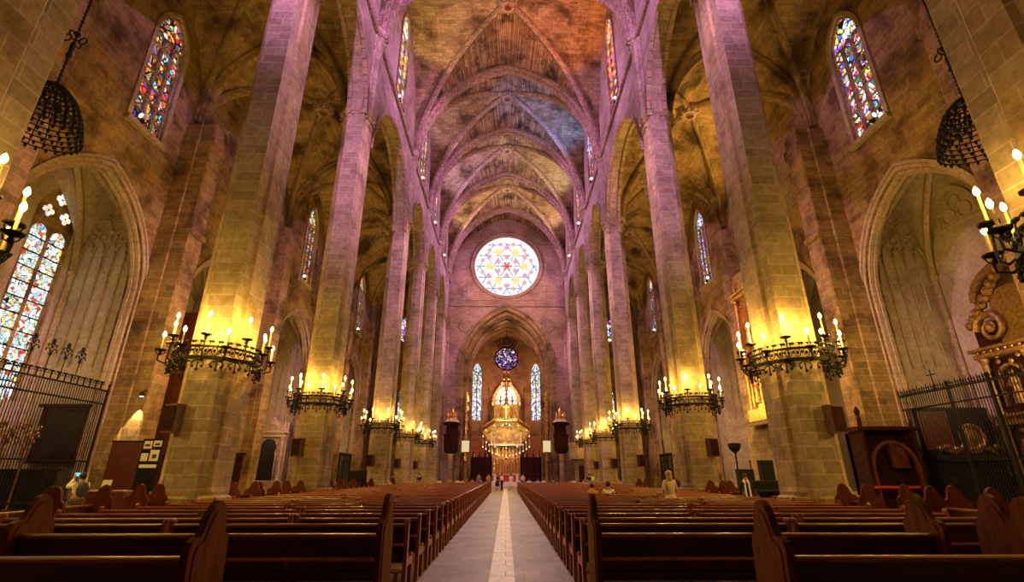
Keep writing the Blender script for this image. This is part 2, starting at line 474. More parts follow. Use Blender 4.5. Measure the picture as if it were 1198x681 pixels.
def lancet(F, c, half, sill, zs, rise, d, glass, lights, label, mw=.14, foils=True):
    WN[0] += 1
    t = thing(f'window_{WN[0]}', label, 'window', kind='structure')
    gp = MB()
    n = 12
    for k in range(-n, n):
        a, b = half*k/n, half*(k+1)/n
        gp.poly(F(c+a,sill,d), F(c+b,sill,d), F(c+b,archz(b,half,zs,rise),d), F(c+a,archz(a,half,zs,rise),d))
    gp.build('pane', glass, t)
    fr = MB()
    pr = [(-mw*.6,-mw*.6),(mw*.6,-mw*.6),(mw*.6,mw*.6),(-mw*.6,mw*.6)]
    nx = V(F(0,0,1)) - V(F(0,0,0))
    fr.sweep(arch_path(F, c, half, zs, rise, d-.02, sill), pr, nx)
    def bar(s0, s1, za, zb):
        p = [F(s0,za,d-.16),F(s1,za,d-.16),F(s1,zb,d-.16),F(s0,zb,d-.16),F(s0,za,d+.1),F(s1,za,d+.1),F(s1,zb,d+.1),F(s0,zb,d+.1)]
        fr.add(p, [(0,1,2,3),(7,6,5,4),(0,4,5,1),(1,5,6,2),(2,6,7,3),(3,7,4,0)])
    lw = 2*half/lights
    head = zs - lw*.35
    for k in range(1, lights):
        s = c-half+lw*k
        bar(s-mw/2, s+mw/2, sill, min(head+lw*.3, archz(s-c,half,zs,rise)))
    bar(c-half, c+half, sill-.12, sill+.1)
    for k in range(lights):
        m = c-half+lw*(k+.5)
        hh = lw/2-.02
        fr.sweep(arch_path(F, m, hh, head-.1, min(lw*.62, max(.2, archz(m-c,half,zs,rise)-head)), d-.04), [(-mw*.4,-mw*.35),(mw*.4,-mw*.35),(mw*.4,mw*.35),(-mw*.4,mw*.35)], nx)
    # saddle bars
    z = sill + .9
    while z < head-.3:
        bar(c-half, c+half, z-.022, z+.022); z += .9 if mw < .2 else 1.3
    fr.build('mullion', M['rib'], t)
    return t
for F, side, g in ((MLN,'left','clear_left'), (MRN,'right','clear_right')):
    for i in CLER:
        lancet(F, ARC[i][0], 1.38, 31.02, 37.4, 2.88, .1, GL[g], 2, f'tall stained glass clerestory window, {side} side, {ordw(i)} bay from the viewer', .16)

# ------------------------------------------------------------------ aisle walls with chapels
CHZ, CHR = 10.7, 5.5
CHAP = [(21.3, 3.95), (33.0, 4.3), (45.3, 4.2), (54.25, 3.9), (63.75, 3.9)]
CD = 4.2
for F, side, sg in ((MLW,'left',-1), (MRW,'right',1)):
    mb, tr = MB(), MB()
    ops = [arch_op(c, h, 0, CHZ, CHR) for c,h in CHAP]
    WC = lambda c: c if c != 21.3 else (22.5 if sg < 0 else 22.0)
    ops += [arch_op(WC(c), 1.2, 19.4, 25.6, 2.0) for c,h in CHAP]
    wall(mb, F, CY[0], 76, 0, 31.5, ops, .8)
    struct(mb.build('wall_'+side, M['wall']), f'rough brown stone outer wall of the {side} side aisle', 'wall')
    pm = MB()
    for c, h in CHAP:
        tr.mat = 1
        for d, off, k in ((-.03,.26,.08),(.06,.1,.09),(.22,-.05,.09),(.42,-.14,.08)):
            tr.sweep(arch_path(F, c, h+off, CHZ, CHR*(h+off)/h, d, 0), [(-k,-k),(k,-k),(k,k),(-k,k)], (1,0,0))
        wc = WC(c)
        tr.sweep(arch_path(F, wc, 1.32, 25.6, 2.15, 0, 19.4), [(-.1,-.13),(.1,-.13),(.1,.13),(-.1,.13)], (1,0,0))
        b0, b1 = F(wc-1.5,19.05,-.28), F(wc+1.5,19.35,.3)
        tr.box(min(b0[0],b1[0]),max(b0[0],b1[0]),b0[1],b1[1],b0[2],b1[2])
        # chapel shell
        ya, yb = c-h-.25, c+h+.25
        xa, xb = AW+.6, AW+CD
        X = lambda x: sg*x
        back_ops = []
        FB = (lambda s,z,d: (sg*(xb+d), s, z))
        if side == 'left':
            back_ops = [arch_op(c+2.4, 1.25, 5.0, 14.4, 2.0)]
        wall(pm, FB, ya, yb, 0, 19, back_ops, .5)
        for yy in (ya, yb):
            pm.poly((X(xa),yy,0),(X(xb),yy,0),(X(xb),yy,19),(X(xa),yy,19))
        cx, hx = X((xa+xb)/2), (xb-xa)/2
        Pz, zz = vault(pm, cx, c, hx, h+.25, 12.0, 17.5, .2)
        ribs(tr, cx, c, hx-.05, h+.2, lambda t: zz(t,t)-.02, scale_prof(RIB,.62))
        tr.ball((cx, c, 17.6), .32, 10, (1,1,.6))
        for yy in (ya+.1, yb-.1):
            tr.tube([(X(xb-.1),yy,0),(X(xb-.1),yy,12.0)], .13, 8)
            tr.lathe([(.1,0),(.22,.1),(.26,.3)], (X(xb-.12),yy,11.8), 8)
        # blind tracery on the far side wall and on the back wall
        yw = yb - .06
        def seg(p, q, r=.05): tr.tube([p,q], r, 5)
        nst = 5
        wdt = (xb-xa-.5)/nst
        for k in range(nst+1):
            xx = xa+.25+wdt*k
            seg((X(xx),yw,6.8),(X(xx),yw,13.6), .045)
        for k in range(nst):
            xm = xa+.25+wdt*(k+.5)
            tr.sweep([(X(xm)+t*wdt/2, yw, archz(t*wdt/2, wdt/2, 13.3, .6)) for t in [j/6 for j in range(-6,7)]], [(-.05,-.05),(.05,-.05),(.05,.05),(-.05,.05)], (0,1,0))
            tr.torus((X(xm), yw, 14.25), wdt*.34, .04, 12, 5, 'y')
        for zr, rr in ((15.0,.42),(15.8,.3)):
            for xm in (xa+1.7, xa+2.6) if zr < 15.5 else (xa+2.2,):
                tr.torus((X(xm), yw, zr), rr, .05, 14, 5, 'y')
        if side == 'right':
            xk = X(xb-.05); ym = c+2.2
            tr.sweep([(xk, ym+t*1.8, archz(t*1.8, 1.8, 14.3, 2.3)) for t in [j/12 for j in range(-12,13)]], [(-.08,-.08),(.08,-.08),(.08,.08),(-.08,.08)], (1,0,0))
            seg((xk,ym-1.8,14.3),(xk,ym+1.8,14.3),.07)
            for q in (-.95,0,.95):
                tr.torus((xk, ym+q, 14.8), .4, .05, 14, 5, 'x')
            for q in (-.5,.5): tr.torus((xk, ym+q, 15.5), .35, .05, 14, 5, 'x')
            tr.torus((xk, ym, 16.1), .28, .05, 14, 5, 'x')
    struct(pm.build('wall_chapels_'+side, [M['plaster'], M['plaster']]), f'pale plastered walls and vaults of the side chapels, {side} aisle', 'wall')
    # wall piers between chapels
    for i, y in enumerate(CY[1:]):
        r = 1.0
        prof = [(1.02,0),(1.02,.8),(.86,.95),(.8,1.1)]
        w = .75
        dp = 1.82 if i == 2 else .85
        P = [(AW+.1,-w),(AW-dp*.5,-w),(AW-dp*.52,-w+.1),(AW-dp*.96,-w+.1),(AW-dp,-w+.18),(AW-dp,w-.18),(AW-dp*.96,w-.1),(AW-dp*.52,w-.1),(AW-dp*.5,w),(AW+.1,w)]
        if sg < 0: P = [(-a,b) for a,b in P]
        tr.mat = 0
        tr.prism([(a,y+b) for a,b in P], lambda a,b,d: (a,b,d), 0, 22.2)
        Q = [(sg*(AW+ (a*sg-AW)*1.08), y+b*1.1) for a,b in P]
        tr.prism(Q, lambda a,b,d: (a,b,d), 0, .9)
        tr.prism(Q, lambda a,b,d: (a,b,d), 20.6, 21.2)
        tr.prism(Q, lambda a,b,d: (a,b,d), 14.6, 14.9)
    y0 = CY[0]
    x0, x1 = sorted((sg*(AW-.12), sg*(AW+.05)))
    for za in (17.9,):
        tr.bbox(x0,x1,y0,76,za,za+.28,.05)
    struct(tr.build('trim_6' if side=='left' else 'trim_7', [M['wall'], M['mould']]), f'wall piers, chapel arch mouldings and ribs, {side} aisle', 'moulding')
    nm = {0:'first',1:'second',2:'third',3:'fourth',4:'fifth'}
    for i, (c,h) in enumerate(CHAP):
        far = i >= 1
        g = GL['aisle_'+('far_' if far else '')+side]
        t = lancet(F, WC(c), 1.18, 19.42, 25.6, 1.98, .2, g, 3, f'pointed three-light stained glass window above the {nm[i]} chapel, {side} aisle', .18)
        if side == 'left':
            xb = AW+CD
            FB = (lambda s,z,d: (-(xb+d), s, z))
            if i in (0,):
                t = thing('window_40', 'bright two-light chapel window with three quatrefoils, near wall of the left aisle', 'window', kind='structure')
                gp, fr = MB(), MB()
                cw = c+2.4
                def bar(s0,s1,za,zb,d0=-.14,d1=.3):
                    p=[FB(s0,za,d0),FB(s1,za,d0),FB(s1,zb,d0),FB(s0,zb,d0),FB(s0,za,d1),FB(s1,za,d1),FB(s1,zb,d1),FB(s0,zb,d1)]
                    fr.add(p,[(0,1,2,3),(7,6,5,4),(0,4,5,1),(1,5,6,2),(2,6,7,3),(3,7,4,0)])
                for s in (-.56,.56):
                    for k in range(-6,6):
                        a,b=.46*k/6,.46*(k+1)/6
                        gp.poly(FB(cw+s+a,5.0,.15),FB(cw+s+b,5.0,.15),FB(cw+s+b,archz(b,.46,13.4,.5),.15),FB(cw+s+a,archz(a,.46,13.4,.5),.15))
                    for kk in range(10):
                        bar(cw+s-.5,cw+s+.5,5.9+kk*.8-.03,5.9+kk*.8+.03,.1,.2)
                gp.build('pane', GL['chapel'], t)
                for q,(ds,dz) in enumerate(((0,15.65),(-.52,14.75),(.52,14.75))):
                    gq = MB()
                    for aa in range(4):
                        w=aa*PI/2
                        e=V((0,math.cos(w)*.17,math.sin(w)*.17))
                        gq.add([V(FB(cw+ds,dz,.1))+e*1.15+V((0,.15*math.cos(j*PI/5),.15*math.sin(j*PI/5))) for j in range(10)],[tuple(range(10))])
                    gq.build('quatrefoil_pane', GL['quatre'] if 'quatre' in GL else GL.setdefault('quatre', stained('lavender white glass',[(.85,.8,1),W_,(1,.8,.4)],2.2,5,.03)), t)
                # stone plate between the lights
                pl = MB()
                ops2=[arch_op(cw-.56,.46,5.0,13.4,.5),arch_op(cw+.56,.46,5.0,13.4,.5)]
                wall(pl,(lambda s,z,d: FB(s,z,.12+d)),cw-1.25,cw+1.25,5.0,lambda s: archz(s-cw,1.25,14.4,2.0),ops2,.12)
                pl.build('tracery', M['wall'], t)
                fr.build('saddle_bar', M['iron'], t)
            else:
                lancet(FB, c+2.4, 1.2, 5.0, 14.4, 1.95, .15, GL['violet'] if i>2 else M['plaster'], 2, f'shaded two-light window inside the {nm[i]} chapel, left aisle', .18)

# ------------------------------------------------------------------ east wall, rose, triumphal arch
mb, tr, oc = MB(), MB(), MB()
RZ, RR = 32.9, 5.15
rose_op = (-RR, RR, lambda s: RZ-math.sqrt(max(0,RR*RR-s*s)), lambda s: RZ+math.sqrt(max(0,RR*RR-s*s)))
wall(mb, MEND, -10.3, 10.3, 0, 43, [arch_op(0, 6.75, 0, 16.4, 9.4), rose_op], 1.6)
struct(mb.build('wall_east', M['end']), 'east wall above the choir arch holding the great rose window', 'wall')
for d, off, k in ((-.1,.3,.16),(.15,-.12,.22),(.7,-.62,.2),(1.0,-.9,.1),(1.6,-1.3,.2),(2.0,-1.6,.1)):
    tr.sweep(arch_path(MEND, 0, 6.75+off, 16.4, 9.4*(6.75+off)/6.75, d, 0), [(-k,-k),(k,-k),(k,k),(-k,k)], (0,1,0))
struct(tr.build('trim_8', M['avault']), 'stepped gilded mouldings of the choir arch', 'moulding')
tr = MB()
for d, rr, k in ((-.06,RR+.45,.2),(.1,RR+.1,.14)):
    tr.torus((0,YW+d,RZ), rr, k, 64, 8, 'y')
tr.bbox(-8.7,8.7,YW-.25,YW+.05,25.9,26.3,.06)
tr.bbox(-6.2,6.2,YW-.12,YW+.05,26.9,27.05,.03)
for x in (-6.2,6.05): tr.bbox(x,x+.15,YW-.12,YW+.05,26.9,29.5,.03)
for sx in (-1,1):      # carved shields in the spandrels
    for k in range(9):
        a = k*2*PI/9
        tr.ball((sx*6.3+.75*math.cos(a), YW-.05, 22.9+.8*math.sin(a)), .36, 8, (1,.5,1))
    tr.ball((sx*6.3, YW-.1, 22.9), .7, 10, (1,.4,1))
    for k in range(6): tr.bbox(sx*8.9-.3, sx*8.9+.3, YW-.3-.1*k%2, YW+.1, 4*k, 4*k+3.9, .08)
struct(tr.build('trim_9', M['end']), 'rose surround, ledges and carved roundels on the east wall', 'moulding')
# rose window: bright glass with a star-triangle lattice
t = thing('window_41', 'great round rose window of bright white glass with a star lattice', 'window', kind='structure')
M['rosew'] = emis('bright rose glass', (1,.97,.95), 1.15)
M['rblue'] = emis('blue rose glass', (.3,.4,.75), .75)
M['rred'] = emis('red rose glass', (1,.1,.1), .9)
M['rpink'] = emis('pink rose glass', (1,.42,.5), .9)
M['ryel'] = emis('yellow rose glass', (1,.85,.3), 1.0)
g = MB(); yr = YW+.5
g.add([(RR*math.cos(2*PI*k/64), yr, RZ+RR*math.sin(2*PI*k/64)) for k in range(64)], [tuple(range(64))])
g.build('pane', M['rosew'], t)
lat = MB(); s3 = math.sqrt(3)
A = 1.45                                      # lattice spacing
def inrose(x, z, m=.2): return x*x+z*z < (RR-m)**2
def strip(mbx, x0,z0,x1,z1,w,d):
    dx, dz = x1-x0, z1-z0; L = math.hypot(dx,dz)
    if L < 1e-6: return
    nx, nz = -dz/L*w, dx/L*w
    mbx.prism([(x0+nx,z0+nz),(x0-nx,z0-nz),(x1-nx,z1-nz),(x1+nx,z1+nz)], lambda a,b,e: (a, yr-d-e, RZ+b), 0, .04)
H = A*1.5
for ang in (0, PI/3, 2*PI/3):
    ca, sa = math.cos(ang), math.sin(ang)
    for k in range(-3, 4):
        off = k*A*s3*.75
        L = math.sqrt(max(0, (RR-.25)**2-off*off))
        n = int(2*L/.75)
        for j in range(n):
            if j % 4 == 3: continue
            a, b = -L+2*L*j/n, -L+2*L*(j+.9)/n
            strip(lat, a*ca-off*sa, a*sa+off*ca, b*ca-off*sa, b*sa+off*ca, .075, .03)
lat.build('blue_lattice', M['rblue'], t, label='blue lattice lines')
def star(mbx, x, z, r, w, rot=0):
    for k in range(3):
        a = rot+k*PI/3
        strip(mbx, x-r*math.cos(a), z-r*math.sin(a), x+r*math.cos(a), z+r*math.sin(a), w, .08)
for k in range(1):
    s = MB(); star(s, 0, 0, .8, .14); s.build('star_pane', M['rred'], t, label='red star at the centre')
D = A*s3
for k in range(6):
    a = k*PI/3
    s = MB(); star(s, D*1.12*math.cos(a), D*1.12*math.sin(a), .75, .16); s.build('star_pane', M['ryel'], t, label='yellow star')
    a += PI/6
    for rr, w in ((D*.62,.06),(D*1.3,.05)):
        s = MB(); star(s, rr*math.cos(a), rr*math.sin(a), .5, w*1.6, PI/6); s.build('star_pane', M['rpink'], t, label='pink star')
for k in range(12):
    a = k*PI/6+PI/12
    s = MB(); star(s, 4.0*math.cos(a), 4.0*math.sin(a), .42, .085, PI/6); s.build('star_pane', M['rpink'], t, label='pink star')

# aisle ends: wall, small rose, lancet
for sg, side in ((-1,'left'),(1,'right')):
    mb = MB()
    F = lambda s,z,d: (s, 75.5+d, z)
    cx = sg*15.2; rz, rr = 23.2, 2.35
    ro = (cx-rr, cx+rr, lambda s: rz-math.sqrt(max(0,rr*rr-(s-cx)**2)), lambda s: rz+math.sqrt(max(0,rr*rr-(s-cx)**2)))
    lo = arch_op(sg*15.0, 1.5, 7.6, 12.6, 2.2)
    a, b = sorted((sg*8.5, sg*20.6))
    wall(mb, F, a, b, 0, 31, [ro, lo], .8)
    struct(mb.build('wall_aisle_end_'+side, M['wall']), f'far end wall of the {side} side aisle', 'wall')
    WN[0] += 1
    t = thing(f'window_{50 if sg<0 else 51}', f'small round stained glass window high at the end of the {side} aisle', 'window', kind='structure')
    g = MB(); g.add([(cx+rr*math.cos(2*PI*k/32), 75.8, rz+rr*math.sin(2*PI*k/32)) for k in range(32)], [tuple(range(32))]); g.build('pane', GL['aisle_rose'], t)
    g = MB(); g.torus((cx,75.6,rz), rr, .16, 32, 6, 'y'); g.torus((cx,75.6,rz), .7, .09, 20, 6, 'y')
    for k in range(8):
        w = k*PI/4
        g.tube([(cx+.7*math.cos(w),75.6,rz+.7*math.sin(w)),(cx+rr*math.cos(w),75.6,rz+rr*math.sin(w))], .08, 6)
    g.build('tracery', M['rib'], t)
    lancet(F, sg*15.0, 1.48, 7.62, 12.6, 2.18, .3, GL['blue'], 3, f'tall bluish lancet window low at the end of the {side} aisle', .18)

# ------------------------------------------------------------------ royal chapel beyond the arch
mb, tr = MB(), MB()
HW, YD, YE, HE = 8.2, 97.0, 101.0, 3.4
VZ, VA = 18.0, 29.2
zt = lambda x: archz(x, HW, VZ, VA-VZ)
for sg in (-1,1):
    F = lambda s,z,d: (sg*(HW+d), s, z)
    wall(mb, F, YW+1.5, YD, 0, VZ+.1, [arch_op(84, 2.6, 0, 5.2, 3.0)], .6)
    mb.poly((sg*10.5,YW+1.59,0),(sg*HW,YW+1.59,0),(sg*HW,YW+1.59,30),(sg*10.5,YW+1.59,30))
    dv = V((sg*(HE-HW), YE-YD, 0)); L = dv.length; dv.normalize(); nv_ = V((sg*dv.y*sg, -dv.x, 0)) if False else V((sg*abs(dv.y), abs(dv.x), 0))
    F2 = (lambda sg,dv,nv_: (lambda s,z,d: tuple(V((sg*HW,YD,0))+dv*s+nv_*d+V((0,0,z)))))(sg,dv,nv_)
    wall(mb, F2, 0, L, 0, lambda s: zt(HW-(HW-HE)*s/L)+.3, [arch_op(L/2, 1.3, 11.5, 20.4, 2.8)], .6)
    lancet(F2, L/2, 1.28, 11.52, 20.4, 2.78, .2, GL['apse'], 2, f"tall pale stained glass lancet {'left' if sg<0 else 'right'} of the gilded canopy", .16)
    for s in (0, L):
        p = F2(s,0,-.1)
        tr.tube([p,(p[0],p[1],VZ)], .28, 8); tr.tube([(p[0]+.35*-sg,p[1]-.1,0),(p[0]+.35*-sg,p[1]-.1,VZ)], .16, 6)
        tr.lathe([(.3,0),(.5,.3),(.55,.7)], (p[0],p[1],VZ-.5), 10)
FE = lambda s,z,d: (s, YE+d, z)
r2, z2 = 2.45, 24.3
ro = (-r2, r2, lambda s: z2-math.sqrt(max(0,r2*r2-s*s)), lambda s: z2+math.sqrt(max(0,r2*r2-s*s)))
wall(mb, FE, -HE, HE, 0, lambda s: zt(s)+.3, [arch_op(0, 2.4, 9.0, 15.6, 3.4), ro], .6)
n = 24
for k in range(-n, n):
    a, b = HW*math.sin(PI/2*k/n), HW*math.sin(PI/2*(k+1)/n)
    for ya, yb in ((YW+1.5,YD),(YD,YE+.5)):
        mb.poly((a,ya,zt(a)),(b,ya,zt(b)),(b,yb,zt(b)),(a,yb,zt(a)))
for y in (77.5, 83, 88.5, 93):
    tr.sweep([(HW*math.sin(PI/2*k/n), y, zt(HW*math.sin(PI/2*k/n))-.05) for k in range(-n,n+1)], TRA, (0,1,0))
    for sg in (-1,1):
        tr.tube([(sg*(HW-.1),y,0),(sg*(HW-.1),y,VZ)], .4, 8)
struct(mb.build('wall_choir', M['choir']), 'walls and pointed vault of the choir chapel beyond the arch', 'wall')
struct(tr.build('trim_10', M['avault']), 'gilded arches and wall shafts inside the choir chapel', 'moulding')
lancet(FE, 0, 2.35, 9.02, 15.6, 3.35, .2, GL['light'], 4, 'wide white-lit window behind the gilded canopy', .3)
t = thing('window_42', 'small violet rose window high above the gilded canopy', 'window', kind='structure')
g = MB(); g.add([(r2*math.cos(2*PI*k/32), YE+.3, z2+r2*math.sin(2*PI*k/32)) for k in range(32)], [tuple(range(32))]); g.build('pane', GL['violet'], t)
g = MB(); g.torus((0,YE+.1,z2), r2, .16, 32, 6, 'y')
for k in range(12):
    w = k*PI/6
    g.tube([(.5*math.cos(w),YE+.1,z2+.5*math.sin(w)),(r2*math.cos(w),YE+.1,z2+r2*math.sin(w))], .07, 5)
    g.torus((1.85*math.cos(w+PI/12),YE+.1,z2+1.85*math.sin(w+PI/12)), .4, .05, 12, 5, 'y')
g.torus((0,YE+.1,z2), 1.3, .08, 24, 6, 'y')
g.build('tracery', M['darkwood'], t)
m = MB()
for R in (.7,1.5,2.1): m.torus((0,YE-.1,28.0), R, .09, 24, 5, 'y')
for k in range(12):
    w = k*PI/6; m.tube([(.3*math.cos(w),YE-.1,28.0+.3*math.sin(w)),(2.1*math.cos(w),YE-.1,28.0+2.1*math.sin(w))], .06, 5)
struct(m.build('trim_11', M['darkwood']), 'dark unlit tracery wheel above the violet rose window', 'tracery')
# ------------------------------------------------------------------ piers
def octprof(r): return r
def make_column(sg):
    t = thing('column', '', 'column', kind='thing')
    r8 = PI/8
    p = MB()
    p.lathe([(1.26,0),(1.26,.55),(1.18,.62),(1.18,.95),(1.04,1.02),(1.04,1.12)], n=8, rot=r8)
    p.build('plinth', M['col'], t)
    s = MB(); s.lathe([(.95,1.1),(.89,1.25),(.86,1.5),(.86,22.5)], n=8, rot=r8)
    s.build('shaft', M['col'], t)
    c = MB()
    c.lathe([(.86,22.4),(.97,22.48),(.97,22.6),(.9,22.7),(1.0,23.0),(1.14,23.15),(1.14,23.4)], n=8, rot=r8)
    for k in range(16):
        w = 2*PI*k/16
        c.ball((1.0*math.cos(w),1.0*math.sin(w),22.9), .11, 6)
    c.build('capital', M['col'], t)
    w = MB(); w.lathe([(.78,23.3),(.78,29.7)], (-sg*.28,0,0), n=8, rot=r8)
    for yy in (-.62,.62): w.tube([(-sg*.72,yy,23.3),(-sg*.72,yy,29.8)], .13, 8)
    w.build('wall_shaft', M['nave'], t)
    u = MB(); u.lathe([(.78,29.5),(.92,29.6),(.86,29.75),(1.0,30.1),(1.05,30.25),(1.05,30.45)], (-sg*.28,0,0), n=8, rot=r8)
    for k in range(12):
        a = 2*PI*k/12
        u.ball((-sg*.28+.92*math.cos(a),.92*math.sin(a),29.95), .13, 6)
    u.build('capital', M['nave'], t, label='upper capital under the vault ribs')
    return t
def blk(nm, n): return nm[n]
protos = {}
for sg, side in ((-1,'left'),(1,'right')):
    for i, y in enumerate(CY[1:]):
        lab = f'tall octagonal stone pier, {ordw(i+1)} from the viewer on the {side} of the nave'
        if i == 0:
            t = make_column(sg); protos[sg] = t; t.location = (sg*CX, y, 0); t['label'] = lab
        else:
            dup(protos[sg], lab, (sg*CX, y, 0))

# ------------------------------------------------------------------ candle rings
def make_ring():
    t = thing('candle_ring', '', 'chandelier')
    h = MB()
    h.lathe([(1.30,-.34),(1.34,-.34),(1.34,-.22),(1.30,-.22),(1.30,-.34)], n=40)
    h.build('hoop', M['iron'], t)
    h = MB(); h.lathe([(1.24,.06),(1.27,.06),(1.27,.13),(1.24,.13),(1.24,.06)], n=40)
    h.build('hoop', M['iron'], t)
    o = MB()
    for k in range(32):
        w = 2*PI*(k+.5)/32
        c = V((1.29*math.cos(w),1.29*math.sin(w),-.06)); tn = V((-math.sin(w),math.cos(w),0))
        o.tube([c+tn*.085*math.cos(a)+V((0,0,.13*math.sin(a))) for a in [2*PI*j/8 for j in range(9)]], .016, 4)
        o.ball(c+V((0,0,.0)), .05, 6, (1,1,1.3)); o.ball(c+tn*.13+V((0,0,.02)), .035, 5, (1,1,1.6))
        o.tube([c+tn*.05+V((0,0,.15)),c+tn*.1+V((0,0,.26)),c+tn*.02+V((0,0,.33)),c-tn*.04+V((0,0,.28))], .014, 4)
        for q in (-1,1):
            o.ball(c+tn*.09*q+V((0,0,.3)), .05, 5)
    o.build('scrollwork', M['iron'], t)
    d0 = None
    for k in range(16):
        w = 0.0; d = MB()
        e = V((math.cos(w),math.sin(w),0)); tn = V((-math.sin(w),math.cos(w),0))
        b = e*1.34+V((0,0,-.34))
        d.tube([b,b+V((0,0,-.3))], .02, 4); d.ball(b+V((0,0,-.32)), .05, 5)
        for q in (-1,1):
            d.tube([b,b+tn*.12*q+V((0,0,-.06)),b+tn*.19*q+V((0,0,-.16)),b+tn*.12*q+V((0,0,-.22))], .022, 4)
            d.ball(b+tn*.14*q+V((0,0,-.22)), .05, 5)
        if d0 is None: d0 = d.build('drop_ornament', M['iron'], t)
        else:
            q2 = d0.copy(); COL.objects.link(q2); q2.parent = t; q2.rotation_euler = (0,0,2*PI*k/16)
    for k in range(4):
        b = MB()
        w = PI/4+2*PI*k/4
        b.tube([(.78*math.cos(w),.78*math.sin(w),-.26),(1.32*math.cos(w),1.32*math.sin(w),-.28)], .03, 5)
        b.build('wall_bracket', M['iron'], t)
    tall = short = None
    for k in range(16):
        w = 2*PI*(k+.25)/16
        hi = k % 2 == 0
        key = tall if hi else short
        if key is None:
            R = 1.5 if hi else 1.62
            zc = .4 if hi else .02
            a = MB()
            a.tube([(1.32,0,-.3),(1.44,0,-.38),(R+.03,0,-.3),(R+.04,0,-.12),(R,0,zc-.12)], [.026,.03,.028,.024,.022], 5)
            a.lathe([(.03,-.16),(.05,-.1),(.03,-.06),(.06,-.03),(.16,.0),(.17,.03),(.05,.03)], (R,0,zc), 10)
            a.tube([(R,0,zc-.16),(R+.1,0,zc-.1),(R+.13,0,zc-.02)], .013, 4); a.ball((R+.13,0,zc), .03, 5)
            a.tube([(R,0,zc-.16),(R-.1,0,zc-.1),(R-.12,0,zc-.02)], .013, 4)
            hgt = .58 if hi else .42
            cd = MB(); cd.lathe([(.026,.03),(.024,hgt),(.01,hgt+.02)], (R,0,zc), 7)
            bl = MB(); bl.lathe([(.012,0),(.042,.05),(.052,.09),(.038,.15),(.01,.2)], (R,0,zc+hgt), 8)
            oa = a.build('candle_arm', M['iron'], t)
            oc = cd.build('candle', M['candle'], oa)
            ob = bl.build('bulb', M['bulb'], oa, smooth=True)
            key = (oa, oc, ob)
            if hi: tall = key
            else: short = key
            oa.rotation_euler = (0,0,w)
        else:
            c = key[0].copy(); COL.objects.link(c); c.parent = t; c.rotation_euler = (0,0,w)
            for g in key[1:]:
                d2 = g.copy(); COL.objects.link(d2); d2.parent = c
    return t
RZ_ = [5.35, 5.3, 5.2, 5.2, 5.2, 5.2]
ring0 = make_ring()
LAMPS = []
first = True
for sg, side in ((-1,'left'),(1,'right')):
    for i, y in enumerate(CY[1:7]):
        lab = f'black iron ring of lit candle lamps around the {ordw(i+1)} {side} pier from the viewer'
        loc = (sg*CX, y, RZ_[i])
        if first: ring0.location = loc; ring0['label'] = lab; ring0['group'] = 'candle rings around the piers'; first = False
        else: dup(ring0, lab, loc, .13*i)
        LAMPS.append((sg, i, loc))

# ------------------------------------------------------------------ vault bosses
b0 = None
for (x,y,z) in bosses:
    if y < 20: continue
    where = 'nave' if x == 0 else ('left aisle' if x < 0 else 'right aisle')
    n = [round((a+b)/2,2) for a,b in BAYS].index(round(y,2))-1
    lab = f'round carved stone boss where the ribs cross, {where} vault, {ordw(n)} bay'
    if b0 is None:
        b0 = thing('vault_boss', '', 'roof boss', group='bosses of the vaults')
        m = MB(); m.lathe([(.0,-.95),(.35,-.95),(.42,-.86),(.6,-.84),(.76,-.72),(.84,-.5),(.84,.1)], n=16)
        for k in range(8):
            w = 2*PI*k/8; m.ball((.64*math.cos(w),.64*math.sin(w),-.8), .16, 6)
        m.build('carved_disc', M['rib'], b0)
        m = MB(); m.lathe([(.0,-1.04),(.22,-1.02),(.3,-.95),(.3,-.86)], n=12); m.build('medallion', M['redwood'], b0)
        b0.location = (x,y,z); b0['label'] = lab
    else:
        dup(b0, lab, (x,y,z))

# ------------------------------------------------------------------ floodlights
f0 = None
FLOOD = []
def flood(loc, rz, lab):
    global f0
    if f0 is None:
        f0 = thing('floodlight', '', 'floodlight', group='floodlights on the window sills')
        m = MB(); m.bbox(-.2,.2,-.14,.14,-.13,.13,.04); m.build('housing', M['paper'], f0)
        m = MB(); m.ball((0,.15,.0), .12, 8, (1,.4,1)); m.build('lens', M['lens'], f0)
        m = MB(); m.box(-.03,.03,-.1,.1,-.3,-.12); m.box(-.14,.14,-.12,.12,-.34,-.3); m.build('bracket', M['iron'], f0)
        f0.location = loc; f0.rotation_euler = (0,0,rz); f0['label'] = lab
    else: dup(f0, lab, loc, rz)
for sg, side in ((-1,'left'),(1,'right')):
    for i in CLER[1:]:
        flood((sg*8.75, ARC[i][0]-.9, 30.39), PI+.2*sg, f'small lit floodlight on the ledge below the {ordw(i)} {side} clerestory window')
    for i, (c,h) in enumerate(CHAP):
        flood((sg*19.65, WC(c)-.7, 19.69), PI+.2*sg, f'small lit floodlight on the sill of the {ordw(i+1)} {side} aisle window')

